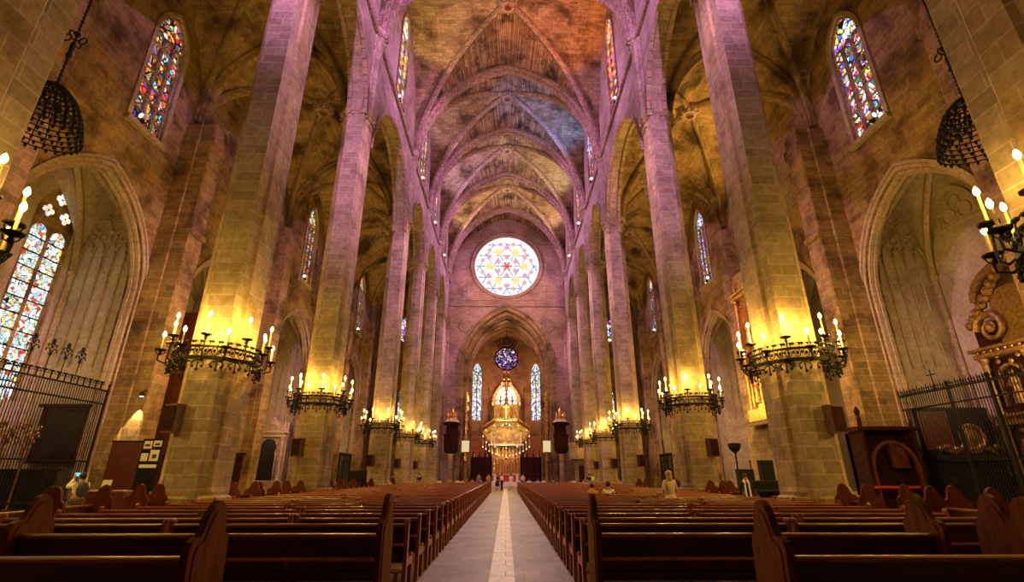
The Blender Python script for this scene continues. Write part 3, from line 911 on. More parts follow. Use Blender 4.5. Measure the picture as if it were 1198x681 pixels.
# ------------------------------------------------------------------ loudspeakers on the piers
s0 = None
for sg, side in ((-1,'left'),(1,'right')):
    for i, y in enumerate(CY[2:7]):
        w = -PI/2 + sg*(.42)         # facing the viewer and the nave
        loc = (sg*CX + 1.02*math.cos(w), y + 1.02*math.sin(w), (3.2,2.85,2.6,2.6,2.6)[i])
        lab = f'brown box loudspeaker hung on the {ordw(i+2)} {side} pier from the viewer'
        if s0 is None:
            s0 = thing('loudspeaker', '', 'loudspeaker', group='loudspeakers on the piers')
            m = MB(); m.bbox(-.3,.3,-.16,.14,-.42,.42,.03); m.build('cabinet', M['redwood'], s0)
            m = MB(); m.box(-.26,.26,-.175,-.155,-.37,.37); m.build('grille', M['darkwood'], s0)
            m = MB(); m.box(-.08,.08,.12,.2,-.1,.1); m.build('bracket', M['iron'], s0)
            s0.location = loc; s0.rotation_euler = (0,0,w+PI/2); s0['label'] = lab
        else: dup(s0, lab, loc, w+PI/2)

# ------------------------------------------------------------------ pews
PE = [(-.13,0),(-.15,.8),(-.165,.98),(-.13,1.05),(-.07,1.08),(-.02,1.08),(.02,1.15),(.06,1.25),(.12,1.33),(.19,1.37),(.27,1.35),(.33,1.27),(.36,1.17),(.38,1.09),(.43,1.06),(.46,1.0),(.47,.9),(.49,.6),(.52,0)]
CEN = (.17,.6)
PIN = [(CEN[0]+(a-CEN[0])*.78, CEN[1]+(b-CEN[1])*.86+.02) for a,b in PE]
PM = {}
def pew_meshes(L, e0, e1):
    key = (round(L,3), e0, e1)
    if key in PM: return PM[key]
    out = []
    b = MB()
    b.box(.03,L-.03,-.012,.03,.50,.88)
    b.bbox(.03,L-.03,-.05,.05,.455,.52,.012)
    out.append(('backrest', b.mesh('pew_back', M['pew']), None))
    b = MB(); b.bbox(.02,L-.02,-.045,.055,.875,.925,.014)
    out.append(('top_rail', b.mesh('pew_rail', M['pewtop']), None))
    b = MB(); b.bbox(.05,L-.05,-.16,-.0,.645,.672,.008)
    for x in [L*k/4 for k in (1,2,3)]: b.prism([(-.13,.645),(-.012,.645),(-.012,.54)], lambda a,c,d: (d,a,c), x-.015, x+.015)
    out.append(('book_ledge', b.mesh('pew_ledge', M['pewtop']), None))
    b = MB(); b.bbox(.03,L-.03,.03,.43,.405,.445,.012)
    out.append(('seat', b.mesh('pew_seat', M['pew']), None))
    b = MB(); b.bbox(.12,L-.12,-.33,-.17,.16,.2,.012)
    for x in (.3, L/2, L-.3): b.box(x-.03,x+.03,-.28,-.22,0,.16)
    for x in (.3, L-.3): b.box(x-.02,x+.02,-.24,.0,.1,.15)
    out.append(('kneeler', b.mesh('pew_kneeler', M['plank']), None))
    for x, e in ((0,e0),(L,e1)):
        b = MB()
        if e == 'tall':
            x0, x1 = (x-.02,x+.05) if x == 0 else (x-.05,x+.02)
            b.prism(PE, lambda a,c,d: (d,a,c), x0, x1)
            b.prism(PIN, lambda a,c,d: (d,a,c), x0-.012, x1+.012)
            out.append(('end_panel', b.mesh('pew_end_tall', M['pewend']), 'tall shaped end panel with a rounded head'))
        else:
            x0, x1 = (x,x+.055) if x == 0 else (x-.055,x)
            b.prism([(-.05,0),(-.05,.93),(.055,.93),(.06,.46),(.40,.46),(.46,.43),(.46,.38),(.44,0),(.385,0),(.385,.36),(.06,.36),(.05,0)], lambda a,c,d: (d,a,c), x0, x1)
            b.ball(((x0+x1)/2,0,.955), .045, 8)
            b.ball(((x0+x1)/2,.44,.47), .035, 6)
            out.append(('end_frame', b.mesh('pew_end', M['pewtop']), None))
    b = MB(); b.box(L/2-.03,L/2+.03,.0,.07,0,.46); b.box(L/2-.03,L/2+.03,.38,.44,0,.41)
    out.append(('leg', b.mesh('pew_leg', M['pew']), None))
    PM[key] = out
    return out
NPEW = [0]; LASTPEW = ['']
def pew(x0, x1, y, lab, e0='low', e1='low', group='church pews'):
    t = thing('church_pew', lab, 'pew', (x0, y, 0), 0, group)
    for nm, me, l in pew_meshes(x1-x0, e0, e1):
        o = bpy.data.objects.new(nm, me); COL.objects.link(o); o.parent = t
        if l: o['label'] = l
    NPEW[0] += 1; LASTPEW[0] = t.name
AL, ARt = -1.42, 1.10
# the first rows, with tall shaped ends
pew(-7.3,-2.72,4.9,'nearest dark pew with a tall shaped end, left of the aisle, at the picture edge','low','tall')
pew(2.44,7.2,4.9,'nearest dark pew with a tall shaped end, right of the aisle, at the picture edge','tall','low')
pew(-5.95,-1.5,6.7,'dark pew with two tall shaped ends beside the left edge of the centre aisle','tall','tall')
pew(1.1,5.35,6.7,'dark pew with two tall shaped ends beside the right edge of the centre aisle','tall','tall')
pew(6.15,8.3,6.55,'dark pew with a tall shaped end near the right edge of the picture','tall','low')
pew(5.75,8.6,5.7,'dark pew whose tall end stands at the very right edge of the picture','tall','low')
pew(-8.3,-6.75,6.6,'dark pew cut off by the left edge of the picture, beyond the nearest pew','low','low')
ROW0, DY = 8.0, 1.05
NROW = 42
J = [3.5, 4.9, 4.2, 5.6]
for k in range(NROW):
    y = ROW0 + DY*k
    if k > 1: y += .0
    j = J[(k*3+1) % 4]
    out = 8.35
    r = ordw(k+1)
    ej = 'low'
    pew(-j, AL, y, f'long brown pew at the left edge of the aisle, {r} row behind the tall-ended pews')
    pew(-out, -j-.06, y, f'long brown pew toward the left piers, {r} row behind the tall-ended pews')
    j = J[(k*3+2) % 4]
    pew(ARt, j, y, f'long brown pew at the right edge of the aisle, {r} row behind the tall-ended pews')
    pew(j+.06, out, y, f'long brown pew toward the right piers, {r} row behind the tall-ended pews')
def side_pew(x, y, L, sg, lab, group):
    pew(0, L, 0, lab, 'tall', 'tall', group)
    t = bpy.data.objects[LASTPEW[0]]
    # faces the nave, its tall end toward the viewer
    if sg < 0: t.rotation_euler = (0,0,-PI/2); t.location = (x-.18, y+L, 0)
    else: t.rotation_euler = (0,0,PI/2); t.location = (x+.18, y, 0)
SIDE_L = [(-9.5,9.7,1.6),(-9.9,11.6,1.6),(-9.75,14.2,.8),(-9.6,18.7,1.6),(-9.6,20.6,1.6),(-9.5,23.0,1.5),(-9.5,28.6,1.8),(-9.5,31.0,1.8),(-9.4,35.0,1.8),(-9.4,42,1.8)]
SIDE_R = [(9.5,10.25,1.5),(10.4,12.2,1.5),(9.55,13.9,1.0),(9.6,20.9,1.6),(9.5,23.0,1.4),(9.5,29.2,1.8),(9.5,35.6,1.8)]
for i,(x,y,L) in enumerate(SIDE_L):
    side_pew(x, y, L, -1, f'short side pew with a tall rounded end by the left piers, {ordw(i+1)} from the viewer', 'side pews by the piers')
for i,(x,y,L) in enumerate(SIDE_R):
    side_pew(x, y, L, 1, f'short side pew with a tall rounded end by the right piers, {ordw(i+1)} from the viewer', 'side pews by the piers')

# ------------------------------------------------------------------ bell-shaped hanging crowns of lamps
def make_crown():
    t = thing('hanging_crown', '', 'chandelier')
    tiers = [(.3,1.5),(.42,1.38),(.53,1.25),(.62,1.12),(.7,.98),(.78,.82),(.84,.67),(.9,.5),(.94,.34),(.98,.18),(1.01,.02),(1.04,-.14)]
    for r, z in tiers:
        m = MB(); m.torus((0,0,z), r, .022, 36, 5)
        n = int(r*26)
        for k in range(n):
            w = 2*PI*k/n
            c = (r*math.cos(w), r*math.sin(w), z)
            m.lathe([(.0,-.13),(.03,-.11),(.045,-.05),(.045,0),(.018,.03)], c, 5)
        m.build('lamp_tier', M['iron'], t)
    m = MB()
    for k in range(20):
        w = 2*PI*k/20
        m.tube([(.08*math.cos(w),.08*math.sin(w),1.62)]+[(r*math.cos(w),r*math.sin(w),z) for r,z in tiers], .016, 4)
    m.build('frame', M['iron'], t)
    m = MB()
    m.tube([(0,0,1.6),(0,0,17.0)], .022, 5)
    z = 1.7
    while z < 8:
        m.torus((0,0,z), .05, .014, 8, 4, 'x'); z += .16
    m.build('chain', M['iron'], t)
    m = MB()
    m.lathe([(.02,2.7),(.09,2.8),(.05,2.95),(.07,3.25),(.03,3.4)], n=8)
    for k in range(4):
        w = 2*PI*k/4+.4
        m.torus((.2*math.cos(w),.2*math.sin(w),3.5), .13, .025, 12, 5, 'x' if k%2 else 'y')
    m.ball((0,0,3.72), .1, 8)
    m.build('chain_knot', M['iron'], t)
    return t
c1 = make_crown(); c1.location = (-14.1, 12.3, 11.4); c1['label'] = 'dark bell-shaped hanging lamp crown in the left aisle, beside the nearest pier'
dup(c1, 'dark bell-shaped hanging lamp crown in the right aisle, beside the nearest pier', (14.45, 12.3, 11.15))
# ------------------------------------------------------------------ iron screens of the side chapels
def grille(name, lab, sg, c, h, top, spikes, panel=False):
    x = sg*(AW+.12)
    t = thing(name, lab, 'iron screen')
    bars = MB()
    y0, y1 = c-h, c+h
    n = int((y1-y0)/.135)
    for k in range(n+1):
        y = y0+(y1-y0)*k/n
        bars.tube([(x,y,.0),(x,y,top)], .018, 5)
    bars.build('bars', M['iron'], t)
    r = MB()
    for z in (.5, 2.2, top-.65, top): r.box(x-.03,x+.03,y0,y1,z-.035,z+.035)
    r.box(x-.05,x+.05,y0,y1,0,.25)
    r.build('rail', M['iron'], t)
    for y in ((y0+.02, c-1.0, c+1.0, y1-.02) if spikes else (y0+.02, y1-.02)):
        p = MB(); p.bbox(x-.07,x+.07,y-.07,y+.07,0,top+.15,.02); p.ball((x,y,top+.25), .1, 8); p.build('post', M['iron'], t)
    cr = MB()
    if spikes:
        for k in range(0, n+1):
            y = y0+(y1-y0)*k/n
            hh = .35 if k % 2 else .22
            cr.lathe([(.02,0),(.05,.08),(.02,.14),(.035,.2),(.0,hh+.1)], (x,y,top), 5)
        for k in range(0, n, 2):
            y = y0+(y1-y0)*(k+.5)/n
            cr.torus((x,y,top+.12), .08, .018, 8, 4, 'x')
        cr.tube([(x,c+1.7,top),(x,c+1.7,top+1.0)], .025, 5); cr.tube([(x,c+1.45,top+.75),(x,c+1.95,top+.75)], .025, 5)
    else:
        k = 0; y = y0+.25
        while y < y1-.2:
            cr.bbox(x-.02,x+.02,y-.03,y+.03,top,top+.4,.008)
            cr.box(x-.02,x+.02,y-.14,y+.14,top+.36,top+.41)
            cr.torus((x,y-.1,top+.3), .06, .015, 8, 4,'x'); cr.torus((x,y+.1,top+.3), .06, .015, 8, 4,'x')
            y += .36
    cr.build('cresting', M['iron'], t)
    if not spikes:
        for y in (c+.2, c+1.0, c+1.8, c-.7):
            f = MB(); z = top+.1
            f.tube([(x,y,z),(x,y,z+1.0)], .02, 5)
            f.lathe([(.03,.85),(.08,.95),(.03,1.05)], (x,y,z), 6)
            for q in (-1,1):
                for hgt, w in ((1.0,.2),(1.2,.16)):
                    f.tube([(x,y,z+hgt),(x,y+q*w*.6,z+hgt+.18),(x,y+q*w*1.3,z+hgt+.16),(x,y+q*w*1.4,z+hgt+.05)], .028, 5)
            f.ball((x,y,z+1.5), .08, 6, (1,1,1.8))
            f.build('flower_finial', M['iron'], t)
    return t
grille('chapel_screen', 'tall iron bar screen with flower finials closing the nearest left chapel', -1, 21.3, 4.0, 5.55, False)
grille('chapel_screen', 'tall dark iron bar screen with spiked cresting closing the nearest right chapel', 1, 21.3, 4.2, 5.3, True)
for i in (3,4):
    for sg, side in ((-1,'left'),(1,'right')):
        grille('chapel_screen', f'iron screen of the {ordw(i+1)} {side} side chapel, far down the aisle', sg, CHAP[i][0], 3.7, 3.8, True)

# ------------------------------------------------------------------ altarpieces
def altarpiece(name, lab, loc, rz, W, H, cols, mat, gold, canopy=False, volute=False):
    """front faces local -Y; base at local origin"""
    t = thing(name, lab, 'altarpiece', loc, rz)
    b = MB()
    b.box(-W/2,W/2,.1,.5,0,H)
    b.bbox(-W/2-.15,W/2+.15,-.35,.5,0,1.1,.05)
    b.build('back_panel', mat, t)
    tiers = 2 if H > 7 else 1
    zb = 1.1; th = (H*.86-1.1)/tiers
    for q in range(tiers):
        z0, z1 = zb+q*th, zb+(q+1)*th
        for k in range(cols+1):
            x = -W/2+.2+(W-.4)*k/cols
            c = MB()
            c.lathe([(.2,0),(.2,.12),(.14,.2)]+[(.13+.02*math.sin(j*2.2),.3+(th-1.1)*j/10) for j in range(11)]+[(.14,th-.75),(.22,th-.6),(.22,th-.5)], (x,-.1,z0), 9)
            c.build('column', gold, t, smooth=True)
        e = MB()
        e.bbox(-W/2-.1,W/2+.1,-.3,.3,z1-.5,z1-.28,.03); e.bbox(-W/2-.2,W/2+.2,-.42,.3,z1-.16,z1,.04); e.box(-W/2,W/2,-.2,.3,z1-.3,z1-.14)
        for k in range(int(W/.35)):
            e.ball((-W/2+.2+k*.35,-.3,z1-.22), .07, 5)
        e.build('entablature', gold, t)
        for k in range(cols):
            x = -W/2+.2+(W-.4)*(k+.5)/cols; w = (W-.4)/cols*.3; hh = th*.5
            nmb = MB()
            nmb.sweep([(x-w,-.0,z0+.35)]+[(x+w*math.sin(PI/2*j/6),-.0,z0+hh+w*math.cos(PI/2*j/6)) for j in range(-6,7)]+[(x+w,-.0,z0+.35)], [(-.08,-.06),(.12,-.06),(.12,.06),(-.08,.06)], (0,1,0))
            for j in range(5):
                a = j*2*PI/5
                nmb.ball((x+w*.9*math.cos(a),-.02,z0+hh+w+.35+.22*math.sin(a)), .12, 6, (1,.6,1))
            nmb.build('niche_frame', gold, t)
            s = MB()
            s.lathe([(.26,0),(.24,.3),(.17,.7),(.2,1.0),(.16,1.22),(.06,1.3)], (x,.0,z0+.4), 8)
            s.ball((x,-.02,z0+1.84), .13, 8); s.tube([(x-.2,-.02,z0+1.5),(x-.25,-.15,z0+1.2),(x-.05,-.22,z0+1.25)], .055, 5); s.tube([(x+.2,-.02,z0+1.5),(x+.26,-.12,z0+1.25),(x+.1,-.24,z0+1.35)], .055, 5)
            s.build('statue', gold, t, smooth=True)
    topz = zb+tiers*th
    cr = MB()
    if volute:
        for q in (-1,1):
            pts = []
            for j in range(26):
                a = j*.42; r = .8*(1-j/30)
                pts.append((q*(W/2-1.1)+q*r*math.cos(a)*.95, -.1, topz+.85+r*math.sin(a)))
            cr.tube(pts, [.2*(1-j/34) for j in range(26)], 8)
            cr.ball((q*(W/2-1.1),-.1,topz+.85), .24, 8)
            for j in range(9): cr.ball((q*(W/2-.15-j*.28),-.1,topz+1.2+j*.28), .26, 6)
        cr.sweep([(W*.36*math.sin(PI/2*j/10),0,topz+2.2+1.5*math.cos(PI/2*j/10)) for j in range(-10,11)], [(-.4,-.16),(.4,-.16),(.4,.16),(-.4,.16)], (0,1,0))
        cr.box(-W*.3,W*.3,0,.4,topz,topz+2.6)
    else:
        for k in range(cols+1):
            x = -W/2+.2+(W-.4)*k/cols
            cr.lathe([(.16,0),(.2,.15),(.08,.3),(.12,.5),(0,1.2)], (x,-.05,topz), 6)
        cr.box(-W*.28,W*.28,.05,.4,topz,topz+H*.1)
        cr.lathe([(.5,0),(.45,.4),(.1,.7)], (0,.1,topz+H*.1), 8)
    cr.build('cresting', gold, t)
    if canopy:
        m = MB(); m.prism([(-W/2-.5,0),(W/2+.5,0),(W/2+.2,.35),(-W/2-.2,.35)], lambda a,c,d:(a,d,c+5.3), -1.6, .2)
        m.build('canopy', M['redwood'], t, label='dark red canopy board')
    return t
altarpiece('gilded_altarpiece', 'tall gilded altarpiece crowded with columns and statues behind the second right pier', (19.2, 35.6, 5.2), -PI/2, 6.6, 12.2, 3, M['gold'], M['gold'])
m = MB(); m.bbox(18.6,20.9,32.0,39.2,0,5.2,.1)
tag(m.build('stone_podium', M['col']), 'stone base carrying the tall gilded altarpiece, right aisle', 'podium')
m = MB(); m.prism([(0,0),(1.5,-.25),(1.5,-.05),(0,.35)], lambda a,c,d: (18.6-a, d, 5.0+c), 32.6, 38.0)
tag(m.build('canopy_roof', M['redwood']), 'dark red sloping canopy roof under the tall gilded altarpiece', 'canopy')
altarpiece('carved_altarpiece', 'old gilded altarpiece with big scroll volutes in the nearest right chapel', (23.5, 20.4, 0), -PI/2, 6.6, 8.6, 3, M['darkwood'], M['dimgold'], volute=True)
t = thing('altar_painting', 'dark framed painting hung on the wall behind the nearest left screen', 'painting', (-21.9,25.25,0), 0)
m = MB(); m.box(-.95,.95,-.02,.08,2.45,4.6); m.build('canvas', M['black'], t)
m = MB()
for a in ((-1.1,-.92,2.3,4.75),(.92,1.1,2.3,4.75),(-1.1,1.1,2.3,2.48),(-1.1,1.1,4.57,4.75)): m.bbox(a[0],a[1],-.08,.08,a[2],a[3],.02)
m.bbox(-1.25,1.25,-.2,.1,4.75,4.9,.03); m.bbox(-1.2,1.2,-.3,.1,2.1,2.28,.03)
m.build('frame', M['darkwood'], t)
t = thing('side_altar', 'black altar chest below the framed painting in the nearest left chapel', 'altar', (-22.3,24.5,0), 0)
m = MB(); m.bbox(-1.2,1.2,-.4,.4,0,1.75,.04); m.build('chest', M['black'], t)  # solid black block stands in for the dark opening
m = MB(); m.bbox(-1.3,1.3,-.5,.45,1.75,1.85,.02); m.build('top', M['darkwood'], t)
aed = altarpiece('stone_aedicule', 'pale stone altar niche with columns in the third left chapel', (-22.2, 48.5, 0), 0, 2.8, 6.3, 1, M['col'], M['col'])
for sg, side in ((-1,'left'),(1,'right')):
    altarpiece('carved_altarpiece', f'dim gilded altarpiece in the fourth {side} side chapel', (sg*23.5, 54.2, 0), -sg*PI/2, 4.4, 7.2, 3, M['darkwood'], M['dimgold'])
# dark doorway inside the aedicule
m = MB(); m.prism([(-.75,0)]+[(.75*math.sin(PI/2*j/6)*1.0,2.9+.75*math.cos(PI/2*j/6)) for j in range(-6,7)]+[(.75,0)], lambda a,c,d: (a*.8, -d, c+1.1), -.12, .3)
m.build('arched_door', M['black'], aed, label='black arched door')

# altar table with gilded vases, dark sculpture behind the right screen
t = thing('altar_table', 'dark altar table behind the nearest left screen', 'altar', (-23.6,20.8,0))
m = MB(); m.bbox(-.5,.5,-1.5,1.5,.9,1.05,.03); m.build('table_top', M['darkwood'], t)
m = MB(); m.box(-.45,.45,-1.4,1.4,0,.9); m.build('front', M['redwood'], t)
v0 = None
for k,(fx,y) in enumerate(((-22.7,22.3),(-22.25,23.0),(-21.75,23.6))):
    lab = f'tall gilded flower stand behind the nearest left screen, {("nearest","middle","farthest")[k]} of three'
    if v0 is None:
        v0 = thing('flower_stand', '', 'flower stand', group='gilded flower stands')
        m = MB(); m.lathe([(.28,-1.3),(.28,-1.2),(.05,-1.1),(.04,.7),(.1,.8),(.16,1.1),(.1,1.3),(.14,1.4)], n=10); m.build('vase', M['dimgold'], v0, smooth=True)
        m = MB()
        for j in range(16):
            a, e = j*2.4, .3+.5*((j*7)%5)/5
            p = (.36*math.cos(a)*e*1.6,.36*math.sin(a)*e*1.6,1.7+.9*((j*3)%7)/7)
            m.tube([(0,0,1.35),p], .015, 4); m.ball(p, .11, 6)
        m.build('flowers', M['dimgold'], v0)
        v0.location = (fx,y,1.3); v0['label'] = lab
    else: dup(v0, lab, (fx,y,1.3))
t = thing('altar_relief', 'dark carved altar with a gilded oval relief behind the nearest right screen', 'altar', (21.95,24.55,0), 0)
m = MB(); m.bbox(-1.7,1.7,-.4,.5,0,1.5,.05); m.bbox(-1.6,1.6,-.2,.5,1.5,4.7,.05); m.bbox(-1.75,1.75,-.5,.5,2.2,2.45,.04); m.build('body', M['black'], t)
m = MB()
m.torus((.4,-.28,3.3), .55, .1, 20, 6, 'y'); m.ball((.4,-.22,3.3), .48, 10, (1,.25,1)); m.sweep([(-1.5+.28*k,-.28,2.7+.12*math.sin(k*1.7)) for k in range(11)], [(-.07,-.07),(.07,-.07),(.07,.07),(-.07,.07)], (0,1,0))
for k in range(8): m.ball((-1.4+.4*k,-.3,2.75+.1*(k%2)), .14, 6)
m.build('oval_relief', M['dimgold'], t)
m = MB(); m.box(-1.9,-.5,-.24,-.18,2.7,4.5); m.build('painting', M['redwood'], t)

# ------------------------------------------------------------------ left aisle: notice boards, desk, lamp
t = thing('notice_board', 'plain red-brown board standing against the second left wall pier', 'board', (-17.95,24.6,0))
m = MB(); m.bbox(-.72,.72,-.04,.04,.75,3.05,.012); m.build('panel', M['redwood'], t)
m = MB(); m.box(-.72,-.62,-.03,.03,0,.75); m.box(.62,.72,-.03,.03,0,.75); m.box(-.78,.78,-.05,.05,3.05,3.12); m.build('frame', M['darkwood'], t)
t = thing('poster_board', 'dark board with black and white sheets pinned on it, beside the second left wall pier', 'board', (-16.75,24.6,0))
m = MB(); m.bbox(-.5,.5,-.03,.03,.9,3.2,.01); m.build('panel', M['black'], t)
m = MB(); m.box(-.45,-.39,-.02,.02,0,.9); m.box(.39,.45,-.02,.02,0,.9); m.build('leg', M['darkwood'], t)
for (x0,x1,z0,z1) in ((-.4,-.02,2.75,3.1),(.04,.42,2.85,3.12),(-.42,-.1,2.2,2.55),(-.02,.4,2.2,2.7),(-.4,.4,1.9,2.05)):
    m = MB(); m.box(x0,x1,-.04,-.031,z0,z1); m.build('sheet', M['paper'], t, label='white printed sheet')
for (x0,x1,z0,z1) in ((-.35,-.1,2.86,2.96),(.1,.3,2.32,2.5),(.12,.34,2.9,3.0)):
    m = MB(); m.box(x0,x1,-.046,-.041,z0,z1); m.build('picture_block', M['redwood'], t, label='dark printed picture')
t = thing('information_desk', 'long wooden desk with leaflets in front of the notice boards, left aisle', 'desk', (-17.5,23.4,0))
m = MB(); m.bbox(-1.15,1.1,-.38,.38,.9,.96,.012); m.build('desk_top', M['plank'], t)
m = MB()
for k in range(3): m.box(-1.1+.72*k,-1.1+.72*k+.66,-.34,-.3,.08,.88)
m.box(-1.1,1.05,-.3,.3,0,.9); m.build('front_panel', M['redwood'], t)
l0 = None
for k in range(6):
    x, y = -18.4+.34*k, 23.25+.1*((k*2)%3)
    lab = f'small white leaflet lying on the information desk, {ordw(k+1)} along from its outer end'
    if l0 is None:
        m = MB(); m.box(-.12,.12,-.09,.09,0,.015); l0 = m.build('leaflet', M['paper']); tag(l0, lab, 'leaflet', 'leaflets on the desk'); l0.location = (x,y,.962)
    else: dup(l0, lab, (x,y,.962), .3*k)
m = MB(); m.prism([(-.2,0),(.2,0),(.2,.42),(-.2,.42)], lambda a,c,d: (-17.75+a, 23.62+d+c*.15, .962+c), 0, .02)
tag(m.build('card_stand', M['paper']), 'white card standing upright on the information desk', 'card')
t = thing('wall_spotlight', 'small lit spotlight shining down the second left wall pier', 'spotlight', (-18.3,25.15,5.35))
m = MB(); m.tube([(0,.3,.25),(0,.1,.25),(0,0,.12)], .025, 6); m.build('bracket', M['iron'], t)
m = MB(); m.lathe([(.05,.16),(.09,.12),(.12,-.06),(.1,-.06)], n=10); m.build('lamp_shade', M['iron'], t)
m = MB(); m.ball((0,0,-.05), .085, 8, (1,1,.5)); m.build('bulb', M['lens'], t)
m = MB(); m.bbox(-19.0,-17.3,27.6,28.0,0,10.5,.05)  # upright red-brown panel, cross rails below
for q in (2.6,5.2,7.7,10.2): m.box(-19.1,-17.2,27.5,27.65,q,q+.15)
tag(m.build('organ_case', M['redwood']), 'tall red-brown panelled wooden case in shadow beyond the nearest left chapel', 'panelling')
t = thing('door_leaf', 'dark wooden door panel with a pale oval emblem behind the first left pier', 'door panel', (-12.9,24.4,-.05))
m = MB(); m.bbox(-.6,.6,-.05,.05,.05,2.55,.02); m.bbox(-.68,.68,-.08,.08,2.5,2.62,.02); m.build('panel', M['darkwood'], t)
m = MB(); m.ball((.1,-.06,1.75), .14, 10, (1,.2,1.5)); m.build('emblem', M['dimgold'], t)
t = thing('white_stand', 'low white stand in front of the dark door panel, left aisle', 'stand', (-12.6,23.6,0))
m = MB(); m.bbox(-.36,.36,-.2,.2,.95,1.05,.01); m.build('top', M['white'], t)
m = MB(); m.box(-.3,-.04,-.15,.15,0,.95); m.box(.04,.3,-.15,.15,0,.95); m.build('pedestal', M['white'], t)
t = thing('television', 'flat black television on a stand beside the third left pier', 'television', (-9.6,34.2,0), .2)
m = MB(); m.bbox(-.55,.55,-.05,.05,1.15,1.85,.02); m.build('screen', M['black'], t)
m = MB(); m.tube([(0,.05,0),(0,.05,1.3)], .04, 8); m.bbox(-.4,.4,-.25,.3,0,.05,.01); m.build('stand', M['iron'], t)
m = MB(); m.box(-.2,.2,-.2,.1,.75,.8); m.build('shelf', M['white'], t)

# ------------------------------------------------------------------ right aisle: confessional, console, candlestand
t = thing('confessional', 'dark red wooden confessional with an arched front against the second right wall pier', 'confessional', (18.0,24.4,0))
m = MB()
m.box(-1.3,1.3,.35,.6,0,3.6); m.box(-1.3,-1.15,-.55,.6,0,3.6); m.box(1.15,1.3,-.55,.6,0,3.6); m.bbox(-1.45,1.45,-.65,.65,3.55,3.75,.04)
m.build('cabinet', M['darkwood'], t)
m = MB()
m.sweep([(-1.05,-.5,.1)]+[(1.05*math.sin(PI/2*j/8),-.5,1.9+1.15*math.cos(PI/2*j/8)) for j in range(-8,9)]+[(1.05,-.5,.1)], [(-.08,-.07),(.08,-.07),(.08,.07),(-.08,.07)], (0,1,0))
m.build('arch_frame', M['redwood'], t)
m = MB(); m.box(.15,.95,-.2,.0,1.9,3.0); m.build('curtain_panel', M['redwood'], t)
m = MB(); m.bbox(-1.25,.7,-.75,-.45,1.02,1.12,.02); m.build('arm_rest', M['redcloth'], t)
m = MB(); m.lathe([(.09,0),(.09,.4),(.04,.5),(.1,.62),(.13,.75),(.06,.9),(0,1.0)], (-1.25,-.55,3.7), 8); m.lathe([(.06,0),(.08,.15),(0,.4)], (1.2,-.5,3.72), 8); m.build('finial', M['darkwood'], t)
t = thing('organ_console', 'black stepped wooden console beside the first right pier', 'console', (11.9,24.6,0))
m = MB(); m.bbox(-.85,.85,-.1,.5,0,1.35,.02); m.bbox(-.85,-.15,.1,.5,1.35,1.85,.02); m.bbox(.25,.85,.1,.5,1.35,2.25,.02); m.build('cabinet', M['black'], t)
m = MB(); m.bbox(-.7,.7,-.55,-.1,.85,.95,.01); m.build('shelf', M['black'], t)
m = MB(); m.box(-.7,-.6,-.5,-.4,0,.85); m.box(.6,.7,-.5,-.4,0,.85); m.build('leg', M['black'], t)
m = MB(); m.box(.3,.75,-.12,-.1,.3,.7); m.build('front_plate', M['redwood'], t)
t = thing('candle_stand', 'tall dark iron stand with a broad cup in the right aisle', 'candle stand', (13.9,31.2,0))
m = MB(); m.lathe([(.1,0),(.22,.1),(.34,.25),(.38,.5),(.34,.55)], (0,0,2.85), 12); m.build('cup', M['iron'], t)
m = MB(); m.lathe([(.06,.2),(.05,1.2),(.09,1.3),(.05,1.4),(.05,2.7),(.1,2.92)], n=8); m.build('pole', M['iron'], t)
m = MB(); m.lathe([(.5,0),(.5,.1),(.15,.2)], n=12); m.build('base', M['iron'], t)
r0 = None
for k in range(3):
    lab = f'thin dark iron post beside the tall cup stand, {ordw(k+1)} from the wall'
    if r0 is None:
        r0 = MB(); r0.lathe([(.18,0),(.18,.04),(.03,.08),(.03,2.3),(.06,2.36),(0,2.45)], n=8); r0 = r0.build('barrier_post', M['iron']); tag(r0, lab, 'post', 'posts by the cup stand'); r0.location = (14.75,31.3,0)
    else: dup(r0, lab, (14.9+.35*k, 31.3+.1*k, 0))

# stone pulpit base at the right, wooden pulpits by the choir arch
for sg, side in ((-1,'left'),(1,'right')):
    t = thing('pulpit', f'dark wooden pulpit with a white-topped sounding board, {side} of the choir arch', 'pulpit', (sg*7.35,68.6,0))
    m = MB(); m.lathe([(.5,0),(.85,.3),(.95,.7),(.95,2.2),(1.05,2.35),(1.05,2.5)], (0,0,4.2), 8); m.build('body', M['darkwood'], t)
    m = MB(); m.lathe([(1.1,0),(1.2,.15),(1.1,.35)], (0,0,7.9), 8); m.box(-.8,.8,.7,.85,-1.3+7.9,7.95); m.build('sounding_board', M['darkwood'], t)
    m = MB(); m.lathe([(1.1,0),(.7,.35),(.0,.45)], (0,0,8.25), 8); m.build('white_cover', M['white'], t)
    m = MB()
    for k in range(7):
        a = k*2*PI/7; m.lathe([(.08,0),(.15,.3),(.05,.5),(.12,.7),(0,1.3)], (.6*math.cos(a),.6*math.sin(a),8.4), 6)
    m.lathe([(.2,0),(.3,.5),(.1,.8),(.2,1.1),(0,1.7)], (0,0,8.6), 8); m.build('crest', M['gold'], t)
    m = MB(); m.lathe([(.7,0),(.7,.4),(.35,.6),(.3,3.8),(.5,4.25)], n=8); m.build('pedestal', M['col'], t)
t = thing('stone_pulpit', 'pale stone pulpit against the fifth right pier', 'pulpit', (9.3,64.3,0))
m = MB(); m.lathe([(.3,2.6),(.9,3.2),(1.5,3.4),(1.5,5.0),(1.65,5.1),(1.65,5.3)], n=8, rot=PI/8); m.build('body', M['col'], t)
m = MB(); m.lathe([(.6,0),(.5,.3),(.35,.5),(.35,2.7)], n=8); m.build('pedestal', M['darkwood'], t)

